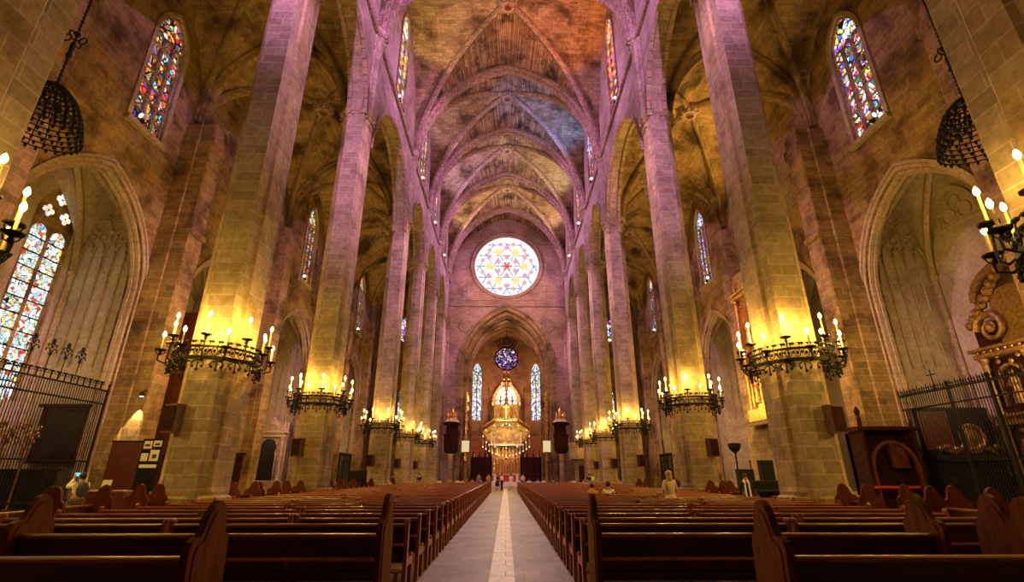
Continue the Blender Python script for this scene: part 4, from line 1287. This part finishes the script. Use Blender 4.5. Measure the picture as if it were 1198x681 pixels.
# ------------------------------------------------------------------ choir: canopy, altar, stalls
BX, BY = 0.0, 86.5
t = thing('altar_canopy', 'great gilded heptagonal canopy hanging over the high altar, hung with lights', 'canopy', (BX,BY,0))
ring = []
m = MB()
pts = [(4.1*math.cos(PI/2+2*PI*k/7), 3.4*math.sin(PI/2+2*PI*k/7), 8.3-1.75*math.sin(PI/2+2*PI*k/7)) for k in range(8)]
for a, b in zip(pts, pts[1:]): m.tube([a,b], .22, 6)
for k in range(7):
    a, b = V(pts[k]), V(pts[k+1])
    for j in range(7): m.ball(a.lerp(b,(j+.5)/7)+V((0,0,.35)), .2, 6)
m.build('ring', M['gold'], t)
M['tapestry'] = plain('old gold brocade', (.3,.2,.04), .6, var=.7, scale=3.5)
m = MB(); m.bbox(-2.1,2.1,-.15,.15,10.6,13.0,.04); m.build('tester', M['tapestry'], t)
m = MB()
for x in (-2.1,2.1,0): m.tube([(x,0,13),(x*.3,0,17.5)], .04, 5)
m.lathe([(.5,0),(.2,.5),(.35,.9),(.12,1.3),(.25,1.7),(0,2.6)], (0,-.2,13.0), 8)
for x,h in ((-.85,2.0),(.85,2.0)): m.lathe([(.3,0),(.32,.6),(.18,1.2),(.2,1.5),(0,1.9)], (x,-.25,10.7), 8)
m.box(-.09,.09,-.3,-.15,10.4,13.6); m.box(-.5,.5,-.3,-.15,12.4,12.6)
m.build('crucifix', M['gold'], t)
M['cloth'] = plain('bright canopy brocade', (.6,.42,.16), .6, var=.8, scale=1.8)
m = MB()
for k in range(7):
    a, b = V(pts[k]), V(pts[k+1])
    c = V((0,0,9.6))
    m.poly(a-V((0,0,.15)), b-V((0,0,.15)), c+(b-c)*.25, c+(a-c)*.25)
m.build('brocade_ceiling', M['cloth'], t)
m = MB(); m.bbox(-2.5,2.5,1.2,1.4,6.6,9.6,.05); m.build('painted_back', M['cloth'], t)
m = MB(); m.bbox(-3.0,3.0,-.1,.1,6.2,6.45,.04); m.box(-2.6,-2.4,-.1,.1,6.3,8.4); m.box(2.4,2.6,-.1,.1,6.3,8.4); m.build('white_beam', M['white'], t)
M['votive'] = emis('small hanging lamp', (1,.72,.3), 1.6)
o0 = None
for k in range(27):
    if k < 15:
        u = -1+2*k/14; x, y, z = 3.9*u, -3.0*math.sqrt(max(0,1-u*u))*.8, 4.5+1.5*u*u
    else:
        w = (k-15)*2*PI/12; x, y, z = 3.9*math.cos(w), 3.1*math.sin(w), 7.7-1.75*math.sin(w)
    o = None
    if o0 is None:
        m = MB(); m.lathe([(.0,-.16),(.1,-.1),(.12,0),(.07,.1),(.0,.12)], n=7); m.tube([(0,0,.1),(0,0,1.2)], .012, 4, False)
        o0 = m.build('hanging_lamp', M['votive'], t); o0.location = (x,y,z)
    else:
        o = o0.copy(); COL.objects.link(o); o.parent = t; o.location = (x,y,z)
m = MB()
for k in range(7): m.tube([pts[k],(0,0,17.5)], .03, 4, False)
m.tube([(0,0,17.4),(0,0,29)], .04, 5)
m.build('suspension_cable', M['iron'], t)
# gilded gable in front of the choir window
t = thing('gilded_gable', 'gilded openwork gable with a pinnacle in front of the choir window', 'gable', (0,99.6,0))
m = MB()
for h,k in ((2.7,.2),(1.9,.14)):
    m.sweep([(x,0,archz(x,h,14.5,4.6*h/2.7)) for x in [h*math.sin(PI/2*j/10) for j in range(-10,11)]], [(-k,-k),(k,-k),(k,k),(-k,k)], (0,1,0))
for q in (-1,1):
    m.tube([(q*2.7,0,9.3),(q*2.7,0,14.6)], .2, 6); m.tube([(q*1.15,0,9.3),(q*1.15,0,16.4)], .16, 6)
    for j in range(6): m.ball((q*(2.5-.42*j),0,16.0+.75*j), .28, 6)
    m.lathe([(.2,0),(.3,.3),(.0,2.2)], (q*2.7,0,15.0), 6)
for j in range(7): m.ball((0,0,17.6+.55*j), .42-.04*j, 8)
m.box(-.1,.1,-.1,.1,19,22.2); m.box(-.6,.6,-.1,.1,21.0,21.25)
m.build('tracery', M['gold'], t)
m = MB()
m.lathe([(.8,9.2),(.65,10),(.45,11.2),(.55,12.2),(.3,12.9),(0,13.0)], n=10); m.ball((0,-.05,13.35), .36, 8)
m.build('statue', M['gold'], t, label='gilded seated statue', smooth=True)
m = MB(); m.box(-2.9,2.9,-.3,.3,8.9,9.25); m.box(-2.9,2.9,-.1,.3,0,8.9); m.build('base', M['dimgold'], t)
# gold retable screen and altar
t = thing('high_altar_screen', 'golden openwork screen behind the high altar', 'altar screen', (0,90.5,0))
m = MB(); m.box(-2.7,2.7,.3,.5,0,5.6); m.build('back_panel', M['dimgold'], t)
for k in range(6):
    x = -2.6+1.04*k
    c = MB(); c.lathe([(.16,0),(.1,.3),(.1,4.6),(.2,4.9),(.2,5.1),(.0,6.2)], (x,0,0), 7); c.build('column', M['gold'], t)
for k in range(5):
    x = -2.08+1.04*k
    c = MB(); c.sweep([(x+.42*math.sin(PI/2*j/5),.05,4.0+.5*math.cos(PI/2*j/5)) for j in range(-5,6)], [(-.06,-.06),(.06,-.06),(.06,.06),(-.06,.06)], (0,1,0))
    c.lathe([(.2,0),(.24,.6),(.14,1.2),(.17,1.6),(.1,1.9),(0,2.0)], (x,.1,1.6), 7); c.ball((x,.1,3.75), .15, 6)
    c.build('niche', M['gold'], t)
t = thing('high_altar', 'white-clothed high altar with a red front', 'altar', (0,80.5,0.6))
m = MB(); m.bbox(-2.2,2.2,-.6,.6,1.0,1.12,.02); m.build('altar_cloth', M['white'], t)
m = MB(); m.box(-1.9,1.9,-.45,.45,0,1.0); m.build('front', M['redcloth'], t)
for x in (-1.7,1.7):
    m = MB(); m.box(x-.2,x+.2,-.5,.5,0,1.0); m.build('leg', M['white'], t)
m = MB()
for k in range(3): m.box(-6+k*.5,6-k*.5,75+k*.6,96,.2*k,.2*k+.2)
struct(m.build('floor_steps', M['marble']), 'pale marble steps up to the high altar', 'steps')
c0 = None
for k in range(6):
    x = (-2.9,-2.5,2.5,2.9,-5.2,5.2)[k]; y = (81,82,82,81,84,84)[k]
    lab = ('tall white candle column close by the altar, outer one on its left','tall white candle column close by the altar, inner one on its left','tall white candle column close by the altar, inner one on its right','tall white candle column close by the altar, outer one on its right','tall pale column before the left choir stalls','tall pale column before the right choir stalls')[k]
    if c0 is None:
        c0 = thing('altar_candlestick', lab, 'candlestick', (x,y,.6), group='candle columns by the altar')
        m = MB(); m.lathe([(.3,0),(.3,.15),(.12,.3),(.12,3.2),(.2,3.35),(.2,3.45)], n=10); m.build('column', M['white'], c0)
        m = MB(); m.lathe([(.05,3.45),(.05,4.0),(0,4.1)], n=8); m.build('candle', M['candle'], c0)
    else: dup(c0, lab, (x,y,.6))
st0 = None
for sg, side in ((-1,'left'),(1,'right')):
    for k in range(7):
        lab = f'dark carved choir stall with a high canopy, {ordw(k+1)} from the arch on the {side}'
        loc = (sg*(6.9-.0*k), 74.8+1.74*k, .2)
        if st0 is None:
            st0 = thing('choir_stall', lab, 'choir stall', loc, PI/2, 'choir stalls')
            m = MB(); m.box(-.74,.74,.3,.42,0,3.4); m.build('back_panel', M['darkwood'], st0)
            m = MB(); m.bbox(-.78,.78,-.35,.42,3.4,3.7,.05); m.lathe([(.1,0),(.15,.2),(0,.9)], (-.7,0,3.7), 6); m.lathe([(.1,0),(.15,.2),(0,.9)], (.7,0,3.7), 6); m.build('canopy', M['darkwood'], st0)
            m = MB(); m.bbox(-.7,.7,-.2,.3,.45,.55,.02); m.build('seat', M['redwood'], st0)
            for x in (-.74,.66):
                m = MB(); m.box(x,x+.08,-.3,.3,0,1.1); m.build('arm', M['darkwood'], st0)
        else: dup(st0, lab, loc, -sg*PI/2)
# dark wooden screens flanking the arch, lit panels
for sg, side in ((-1,'left'),(1,'right')):
    t = thing('choir_screen', f'dark wooden screen wall flanking the choir entrance on the {side}', 'screen', (sg*4.1,78.3,.2))
    m = MB(); m.bbox(-2.0,2.0,-.15,.15,0,3.9,.04)
    m.build('panel', M['darkwood'], t)
    for k in range(5):
        c = MB(); c.lathe([(.1,0),(.07,.3),(.07,3.6),(.12,4.0),(.0,5.0)], (-1.8+.9*k,-.2,.0), 6); c.build('post', M['darkwood'], t)
    t = thing('gilded_figure_post', f'tall gilded post carved with figures beside the {side} jamb of the choir arch', 'carved post', (sg*5.75,72.6,0))
    m = MB(); m.lathe([(.5,0),(.5,1),(.35,1.2),(.35,9.0),(.5,9.3)], n=8); m.build('post', M['dimgold'], t)
    for k in range(7):
        s = MB(); z = 3.4+1.35*k
        s.lathe([(.32,0),(.34,.4),(.2,.8),(.24,1.0),(.08,1.15)], (0,-.42,z), 7); s.ball((0,-.42,z+1.22), .14, 6)
        s.build('figure', M['gold'], t, smooth=True)
    t = thing('lantern', f'square glowing lantern panel hung beside the {side} choir stalls', 'lantern', (sg*5.6,70.9,4.5))
    m = MB(); m.bbox(-.5,.5,-.3,.3,0,1.5,.05); m.build('glowing_box', GL.setdefault('lant', emis('lantern glow', (1,.75,.4), .8)), t)
    m = MB(); m.bbox(-.56,.56,-.36,.36,-.1,.02,.03); m.bbox(-.56,.56,-.36,.36,1.48,1.62,.03); m.tube([(0,0,1.6),(0,.3,2.6)], .03, 5); m.build('frame', M['dimgold'], t)
    t = thing('chapel_relief', f'broad reddish carved relief under an arch on the {side} of the choir', 'relief', (sg*5.7,95.5,0), -sg*1.22)
    m = MB()
    m.prism([(-2.4,0),(-2.4,6.0)]+[(2.4*math.sin(PI/2*j/8),6.0+2.4*math.cos(PI/2*j/8)) for j in range(-8,9)]+[(2.4,0)], lambda a,c,d: (sg*(d+.1),a,c), 0, .3)
    m.build('panel', M['relief'], t)
    m = MB()
    for k in range(60):
        a, z = rnd.uniform(-2.1,2.1), rnd.uniform(3.2,7.4)
        m.ball((sg*.05,a,z), rnd.uniform(.12,.3), 6, (.6,1,1))
    m.build('carving', M['relief'], t)
# ------------------------------------------------------------------ people
def skinned(verts, edges, root=0, sub=1):
    me = bpy.data.meshes.new('tmp')
    me.from_pydata([v[:3] for v in verts], edges, [])
    o = bpy.data.objects.new('tmp', me); COL.objects.link(o)
    o.modifiers.new('Skin', 'SKIN')
    sv = me.skin_vertices
    if not sv:
        bpy.context.view_layer.objects.active = o
        import bmesh
        bm = bmesh.new(); bm.from_mesh(me); bm.verts.layers.skin.verify(); bm.to_mesh(me); bm.free()
        sv = me.skin_vertices
    for i, v in enumerate(verts):
        sv[0].data[i].radius = (v[3], v[4] if len(v) > 4 else v[3])
        sv[0].data[i].use_root = (i == root)
    s = o.modifiers.new('Sub', 'SUBSURF'); s.levels = sub; s.render_levels = sub
    dg = bpy.context.evaluated_depsgraph_get()
    me2 = bpy.data.meshes.new_from_object(o.evaluated_get(dg))
    bpy.data.objects.remove(o)
    for p in me2.polygons: p.use_smooth = True
    return me2
def mk(name, me, mat, par):
    me.materials.clear(); me.materials.append(mat)
    o = bpy.data.objects.new(name, me); COL.objects.link(o); o.parent = par
    return o
def person(lab, loc, rz, shirt, legs, hair, pose='stand', H=1.7, skirt=False, long=False, arms='down', detail=True, lean=0, extra=None):
    t = thing('person', lab, 'person', loc, rz)
    k = H/1.7
    J = dict(pel=(0,0,.95), sp=(0,0,1.12), ch=(0,.01,1.33), nk=(0,.0,1.47), h0=(0,.025,1.565), h1=(0,.02,1.64),
             hl=(-.095,0,.9), hr=(.095,0,.9), kl=(-.1,.03,.5), kr=(.1,.03,.5), al=(-.1,-.02,.09), ar=(.1,-.02,.09), tl=(-.12,.13,.04), tr=(.12,.13,.04),
             sl=(-.17,0,1.4), sr=(.17,0,1.4))
    if arms == 'down':
        J.update(el=(-.235,-.02,1.13), er=(.235,-.02,1.13), wl=(-.24,.07,.89), wr=(.24,.07,.89)); hd = V((0,.15,-1))
    elif arms == 'fold':
        J.update(el=(-.24,.0,1.12), er=(.24,.0,1.12), wl=(-.08,.22,1.1), wr=(.08,.22,1.1)); hd = V((.2,.6,.0))
    else:      # raised, holding something in front of the face
        J.update(el=(-.25,.2,1.33), er=(.25,.2,1.33), wl=(-.08,.38,1.55), wr=(.08,.38,1.55)); hd = V((0,.25,.9))
    if pose == 'sit':
        dz = -.41
        for q in ('pel','sp','ch','nk','h0','h1','hl','hr','sl','sr','el','er','wl','wr'):
            J[q] = (J[q][0], J[q][1], J[q][2]+dz)
        for s_, sx in (('l',-1),('r',1)):
            J['h'+s_] = (sx*.1,0,.54); J['k'+s_] = (sx*.12,.42,.52); J['a'+s_] = (sx*.12,.4,.1); J['t'+s_] = (sx*.13,.55,.05)
            J['e'+s_] = (sx*.25,.04,.74); J['w'+s_] = (sx*.14,.26,.66)
        hd = V((0,1,-.1))
    if lean:
        for q in ('sp','ch','nk','h0','h1','sl','sr','el','er','wl','wr'):
            x,y,z = J[q]; J[q] = (x, y+lean*(z-.95), z)
    J = {a: V(b)*k for a,b in J.items()}
    R = dict(pel=.125, sp=.115, ch=.135, nk=.052, h0=.085, h1=.092, hl=.085, hr=.085, kl=.055, kr=.055, al=.04, ar=.04, tl=.035, tr=.035, sl=.062, sr=.062, el=.042, er=.042, wl=.028, wr=.028)
    names = list(J); vs = [tuple(J[n])+(R[n]*k,) for n in names]; ix = {n:i for i,n in enumerate(names)}
    E = [('pel','sp'),('sp','ch'),('ch','nk'),('nk','h0'),('h0','h1'),('pel','hl'),('pel','hr'),('hl','kl'),('hr','kr'),('kl','al'),('kr','ar'),('al','tl'),('ar','tr'),('ch','sl'),('ch','sr'),('sl','el'),('sr','er'),('el','wl'),('er','wr')]
    es = [(ix[a],ix[b]) for a,b in E]
    # nose and ears
    def addv(p, r, frm):
        vs.append(tuple(p)+(r,)); es.append((frm, len(vs)-1)); return len(vs)-1
    addv(J['h0']+V((0,.1,.02))*k, .014*k, ix['h0'])
    if detail:
        hd = hd.normalized()
        for s_, sx in (('l',-1),('r',1)):
            w = J['w'+s_]
            ax = hd.cross(V((sx,0,0)) if abs(hd.x) < .8 else V((0,0,1))).normalized()
            pm = addv(w+hd*.075*k, .03*k, ix['w'+s_])
            for f in range(4):
                off = V((1,0,0))*(f-1.5)*.021*k
                L = (.058,.07,.066,.05)[f]*k
                a = addv(w+hd*.1*k+off, .009*k, pm)
                b = addv(w+hd*(.1*k+L*.55)+off+ax*.006, .0085*k, a)
                addv(w+hd*(.1*k+L)+off+ax*.02, .0075*k, b)
            a = addv(w+hd*.055*k+V((-sx*.035,0,0))*k+ax*.012, .0105*k, pm)
            addv(w+hd*.095*k+V((-sx*.052,0,0))*k+ax*.02, .009*k, a)
    mk('body', skinned(vs, es, 0, 1), M['skin'], t)
    def sub(ns, edges, grow):
        v2 = [tuple(J[n])+(R[n]*k+g*k,) for n, g in zip(ns, grow)]
        i2 = {n:i for i,n in enumerate(ns)}
        return skinned(v2, [(i2[a],i2[b]) for a,b in edges], 0, 1)
    mk('shirt', sub(['pel','sp','ch','sl','sr','el','er','wl','wr'] , [('pel','sp'),('sp','ch'),('ch','sl'),('ch','sr'),('sl','el'),('sr','er')]+([('el','wl'),('er','wr')] if long else []) , [.02,.02,.025,.025,.025,.02,.02,.014,.014]) if long else
       sub(['pel','sp','ch','sl','sr','el','er'], [('pel','sp'),('sp','ch'),('ch','sl'),('ch','sr'),('sl','el'),('sr','er')], [.02,.02,.025,.025,.025,.02,.02]), shirt, t)
    if skirt:
        m = MB(); m.lathe([(.15*k,1.02*k),(.19*k,.9*k),(.24*k,.6*k),(.27*k,.42*k)], n=14); m.build('skirt', legs, t, smooth=True)
    else:
        mk('trousers', sub(['pel','hl','hr','kl','kr','al','ar'], [('pel','hl'),('pel','hr'),('hl','kl'),('hr','kr'),('kl','al'),('kr','ar')], [.02,.02,.02,.02,.02,.022,.022]), legs, t)
    mk('shoes', skinned([tuple(J['al'])+(.048*k,), tuple(J['tl'])+(.042*k,), tuple(J['ar'])+(.048*k,), tuple(J['tr'])+(.042*k,)], [(0,1),(2,3)], 0, 1), M['black'], t)
    m = MB(); c = J['h1']+V((0,-.018,.012))*k
    m.ball(c, .112*k, 12, (.92,1.02,1.0))
    if hair[1]: m.ball(c+V((0,-.06,-.12))*k, .09*k, 10, (1,.6,1.5))
    m.build('hair', hair[0], t, smooth=True)
    m = MB()
    for sx in (-1,1): m.ball(J['h1']+V((sx*.033,.088,-.025))*k, .011*k, 6)
    m.ball(J['h0']+V((0,.085,-.035))*k, .018*k, 6, (1.3,.4,.35))
    m.build('face_features', M['hairdark'], t)
    return t
HD, HF = (M['hairdark'], False), (M['hairfair'], True)
C = {k: cloth(k+' cloth', v) for k, v in dict(cream=(.7,.58,.5), white=(.78,.74,.72), orange=(.62,.25,.05), black=(.015,.013,.014), pink=(.62,.42,.42), grey=(.12,.11,.11), green=(.16,.22,.07), yellow=(.6,.5,.2), red=(.5,.03,.03), blue=(.06,.08,.16)).items()}
person('person with fair hair in a pale dress standing among the pews, seen from behind', (5.28,16.99,0), .25, C['cream'], C['cream'], HF, H=1.68, skirt=True, arms='fold')
person('seated person in a white shirt with dark hair, back turned, right-hand pews', (4.02,20.78,-.02), .1, C['white'], C['grey'], HD, pose='sit', H=1.75)
person('seated person in an orange top with dark hair, back turned, right-hand pews', (3.38,20.78,-.02), -.1, C['orange'], C['grey'], HD, pose='sit', H=1.68)
t = person('person in a pale jacket raising a phone toward the nearest left chapel', (-12.2,15.3,0), 1.0, C['white'], C['grey'], HD, H=1.62, arms='up', long=True)
c, s = math.cos(1.0), math.sin(1.0)
ph = thing('phone', 'phone with a lit bluish screen held up by the person in the pale jacket', 'phone', (-12.2-s*.44, 15.3+c*.44, 1.60), 1.0)
m = MB(); m.bbox(-.08,.08,-.006,.006,-.05,.06,.003); m.build('case', M['black'], ph)
m = MB(); m.box(-.072,.072,-.009,-.0065,-.043,.053); m.build('screen', M['screen'], ph)
t = thing('backpack', 'dark backpack worn by the person in the pale jacket', 'backpack', (-12.2+s*.2, 15.3-c*.2, 1.12), 1.0)
m = MB(); m.ball((0,0,.08), .17, 10, (.9,.5,1.25)); m.build('bag', C['blue'], t, smooth=True)
m = MB()
for q in (-1,1): m.tube([(q*.1,.04,.25),(q*.13,.14,.32),(q*.14,.3,.2)], .016, 5)
m.build('strap', C['blue'], t)
t = person('person in a dark robe with a white stole standing by the black console', (9.05,19.82,0), PI-.2, C['black'], C['black'], HD, H=1.6, skirt=True, long=True)
m = MB()
for q in (-1,1): m.tube([(q*.06,.0,1.43),(q*.07,.15,1.3),(q*.075,.16,1.05),(q*.08,.19,.7),(q*.085,.22,.5)], .035, 6)
m.build('stole', C['white'], t)
far = [(-.45,57,.95,'white','black','person in a white shirt and black trousers walking up the middle of the aisle'),
       (-.95,58,1.2,'black','black','person all in black at the end of the centre aisle'),
       (-1.9,57.5,.4,'orange','green','person in an orange top at the far left end of the aisle'),
       (.55,58.2,-.3,'white','white','person dressed all in white at the far right end of the aisle'),
       (-3.1,60,.3,'green','grey','person in a green top before the choir on the left'),
       (1.9,60,.3,'pink','grey','person in a pink top before the choir on the right')]
for x,y,rz,a,b,lab in far:
    person(lab, (x,y,0), rz, C[a], C[b], HD, H=1.7, skirt=(a==b), detail=False)
seats = [(-6.1,'yellow'),(-4.6,'white'),(-4.0,'pink'),(-3.2,'red'),(-2.3,'black'),(2.2,'white'),(2.9,'pink'),(3.6,'white'),(4.3,'black'),(6.4,'white')]
cn = ['leftmost','second from the left','third from the left','fourth from the left','fifth from the left','fifth from the right','fourth from the right','third from the right','second from the right','rightmost']
for i,(x,a) in enumerate(seats):
    y = ROW0+DY*(38+i%2*2)
    person(f'distant seated person in {a}, {cn[i]} in the rows before the choir', (x,y+.22,-.02), 0, C[a], C['grey'], HD, pose='sit', H=1.7, detail=False)
for i,(x,y,a) in enumerate([(-10.6,52,'black'),(-11.4,53,'grey'),(-12.2,52,'black'),(-8.9,54,'black'),(8.7,55,'black'),(9.2,56,'white')]):
    person(f'distant person in {a} standing beside the far piers, {ordw(i+1)} counted from the left aisle'if i<4 else f'distant person in {a} standing beside the far right piers', (x,y,0), .3, C[a], C['grey'], HD, detail=False, H=1.65)
# ------------------------------------------------------------------ light
def lamp(kind, name, loc, energy, color, radius=.1, target=None, angle=60, blend=.5):
    d = bpy.data.lights.new(name, kind); d.energy = energy; d.color = color
    d.shadow_soft_size = radius
    o = bpy.data.objects.new(name, d); COL.objects.link(o); o.location = loc
    if kind == 'SPOT':
        d.spot_size = math.radians(angle); d.spot_blend = blend
        o.rotation_euler = (V(target)-V(loc)).to_track_quat('-Z','Y').to_euler()
    return o
CANDLE = (1, .58, .09)
for sg, i, loc in LAMPS:
    e = CAND_E*(.55,1.2,1.05,.6,.55,.55)[i]
    for k in range(8):
        w = 2*PI*(k+.5)/8
        r, z = (1.5, .97) if k % 2 else (1.62, .5)
        lamp('POINT', 'candle_light', (loc[0]+r*math.cos(w), loc[1]+r*math.sin(w), loc[2]+z), e, CANDLE, .04)
PUR = (.92, .4, 1.14); MAG = (1,.48,.72)
for sg in (-1,1):
    for i in CLER:
        y = ARC[i][0]
        src = (sg*8.3, y-.9, 30.9)
        lamp('SPOT', 'floodlight_beam', src, UP_E*(1,1,1,1.2,.5,.45,.8)[i], (1,.45,.5) if i>1 else PUR, .15, (-sg*4.5, y+2.5, 42), 95, .8)
        lamp('SPOT', 'floodlight_beam', (sg*8.2,y,31), PIER_E, PUR, .15, (-sg*9.2, y+3.0, 31.5), 58, .8)
        lamp('SPOT', 'floodlight_beam', (sg*8.2,y+.4,31), COL_E*(.6 if i==1 else 1), (.95,.46,.8), .15, (-sg*9.4, CY[i+1], 18), 26, .9)  # extra spot added to put purple on the opposite pier
    for i,(c,h) in enumerate(CHAP):
        yy = WC(c)
        lamp('SPOT', 'floodlight_beam', (sg*19.3, yy-.7, 20.1), AISLE_E*((.3,.35,.5,.5,.5) if sg<0 else (.35,4.5,.8,.6,.5))[i], (1,.56,.12), .15, (sg*13.5, yy+1.5, 29), 110, .9)
        lamp('POINT', 'chapel_light', (sg*(AW+2.6), c-1.0, 6.0), CHAPEL_E*(1 if i==0 else .8), (1,.68,.3), .3)  # warm fill added inside each chapel
        lamp('SPOT', 'wall_wash', (sg*12.5, c, 21.5), WALL_E, (1,.52,.16), .3, (sg*20, c+.5, 13), 110, .9)
        lamp('POINT', 'aisle_light', (sg*15.0, c-8.8, 5.5 if i == 0 else 8.0), LOW_E*(1.0 if i == 0 else .55), (1,.64,.13), .3)  # fill added to warm the aisle, no lamp hangs here
# coloured spots added on the ledges to tint the vault webs
for (sg, i, col, e) in ((1,3,(.95,.68,.1),1.0),(-1,3,(1,.28,.06),1.3),(-1,4,(.1,.32,1.0),1.8),(1,4,(.8,.5,.7),.5),(1,5,(.75,.5,1.0),1.3),(-1,5,(1,.9,.6),1.1),(1,6,(1,.7,.4),1.3),(-1,6,(1,.7,.4),1.3)):
    y = ARC[i][0]
    lamp('SPOT', 'window_daylight', (-sg*8.3, y, 31.0), WEB_E*e*(.45 if i == 3 and sg > 0 else .8), col, .2, (-sg*5.3, y, 42), 66, .6)
for sg in (-1,1):
    lamp('SPOT', 'floodlight_beam', (sg*5.5, -1, 27), WEST_E, (.95,.42,.92), .4, (sg*9.6, 34, 23.5), 56, .9)  # unseen fill behind the viewer, added to turn the pier faces purple
    lamp('SPOT', 'floodlight_beam', (sg*8.2, 57, 31), EAST_E, (1,.52,.46), .2, (-sg*1.5, 72, 26), 75, .9)  # fill added to brighten the east wall in pink
lamp('SPOT', 'rose_daylight', (0, YW-.4, RZ), ROSE_E, (1,.72,.84), 2.0, (0, 26, 0), 60, .9)
lamp('POINT', 'choir_light', (0, 80, 15), CHOIR_E, (1,.58,.22), .5)  # choir fill points, added to warm its walls, arch and altar
lamp('POINT', 'choir_light', (0, 88, 7.0), CHOIR_E*.22, (1,.62,.24), .5)
lamp('POINT', 'choir_light', (0, 75.5, 13), CHOIR_E*.6, (1,.62,.16), .5)
lamp('POINT', 'choir_light', (0, 85, 5.5), CHOIR_E*.15, (1,.6,.25), .3)
lamp('POINT', 'altarpiece_light', (16.5, 38.5, 8.5), 350, (1,.6,.2), .2)  # fill added to brighten the gilded altarpiece
lamp('POINT', 'choir_light', (0, 95, 17), CHOIR_E*.6, (1,.5,.24), .5)
lamp('SPOT', 'wall_spot_beam', (-18.3,25.12,5.2), 800, (1,.78,.4), .03, (-18.6,25.5,3.2), 40, .3)
# world: dim warm daylight that comes in from the west end behind the viewer
w = bpy.data.worlds.new('world'); sc.world = w; w.use_nodes = True
bg = w.node_tree.nodes['Background']; bg.inputs[0].default_value = (1,.66,.4,1); bg.inputs[1].default_value = WORLD_S
# ------------------------------------------------------------------ camera
cam = bpy.data.cameras.new('camera'); co = bpy.data.objects.new('camera', cam); COL.objects.link(co)
cam.sensor_fit = 'HORIZONTAL'; cam.sensor_width = 36; cam.lens = 575/1198*36
cam.clip_start = .05; cam.clip_end = 400
co.location = (0,0,1.6); co.rotation_euler = (math.radians(90+20.5), 0, math.radians(-.65))
sc.camera = co
vs = sc.view_settings
sc.display_settings.display_device = 'sRGB'
vs.view_transform = 'Standard'; vs.look = 'None'; vs.exposure = EXPO; vs.gamma = 1; vs.use_curve_mapping = False
cy = sc.cycles
cy.use_denoising = True
cy.max_bounces = 6; cy.diffuse_bounces = 4; cy.glossy_bounces = 3
cy.sample_clamp_indirect = 6
cy.use_light_tree = True
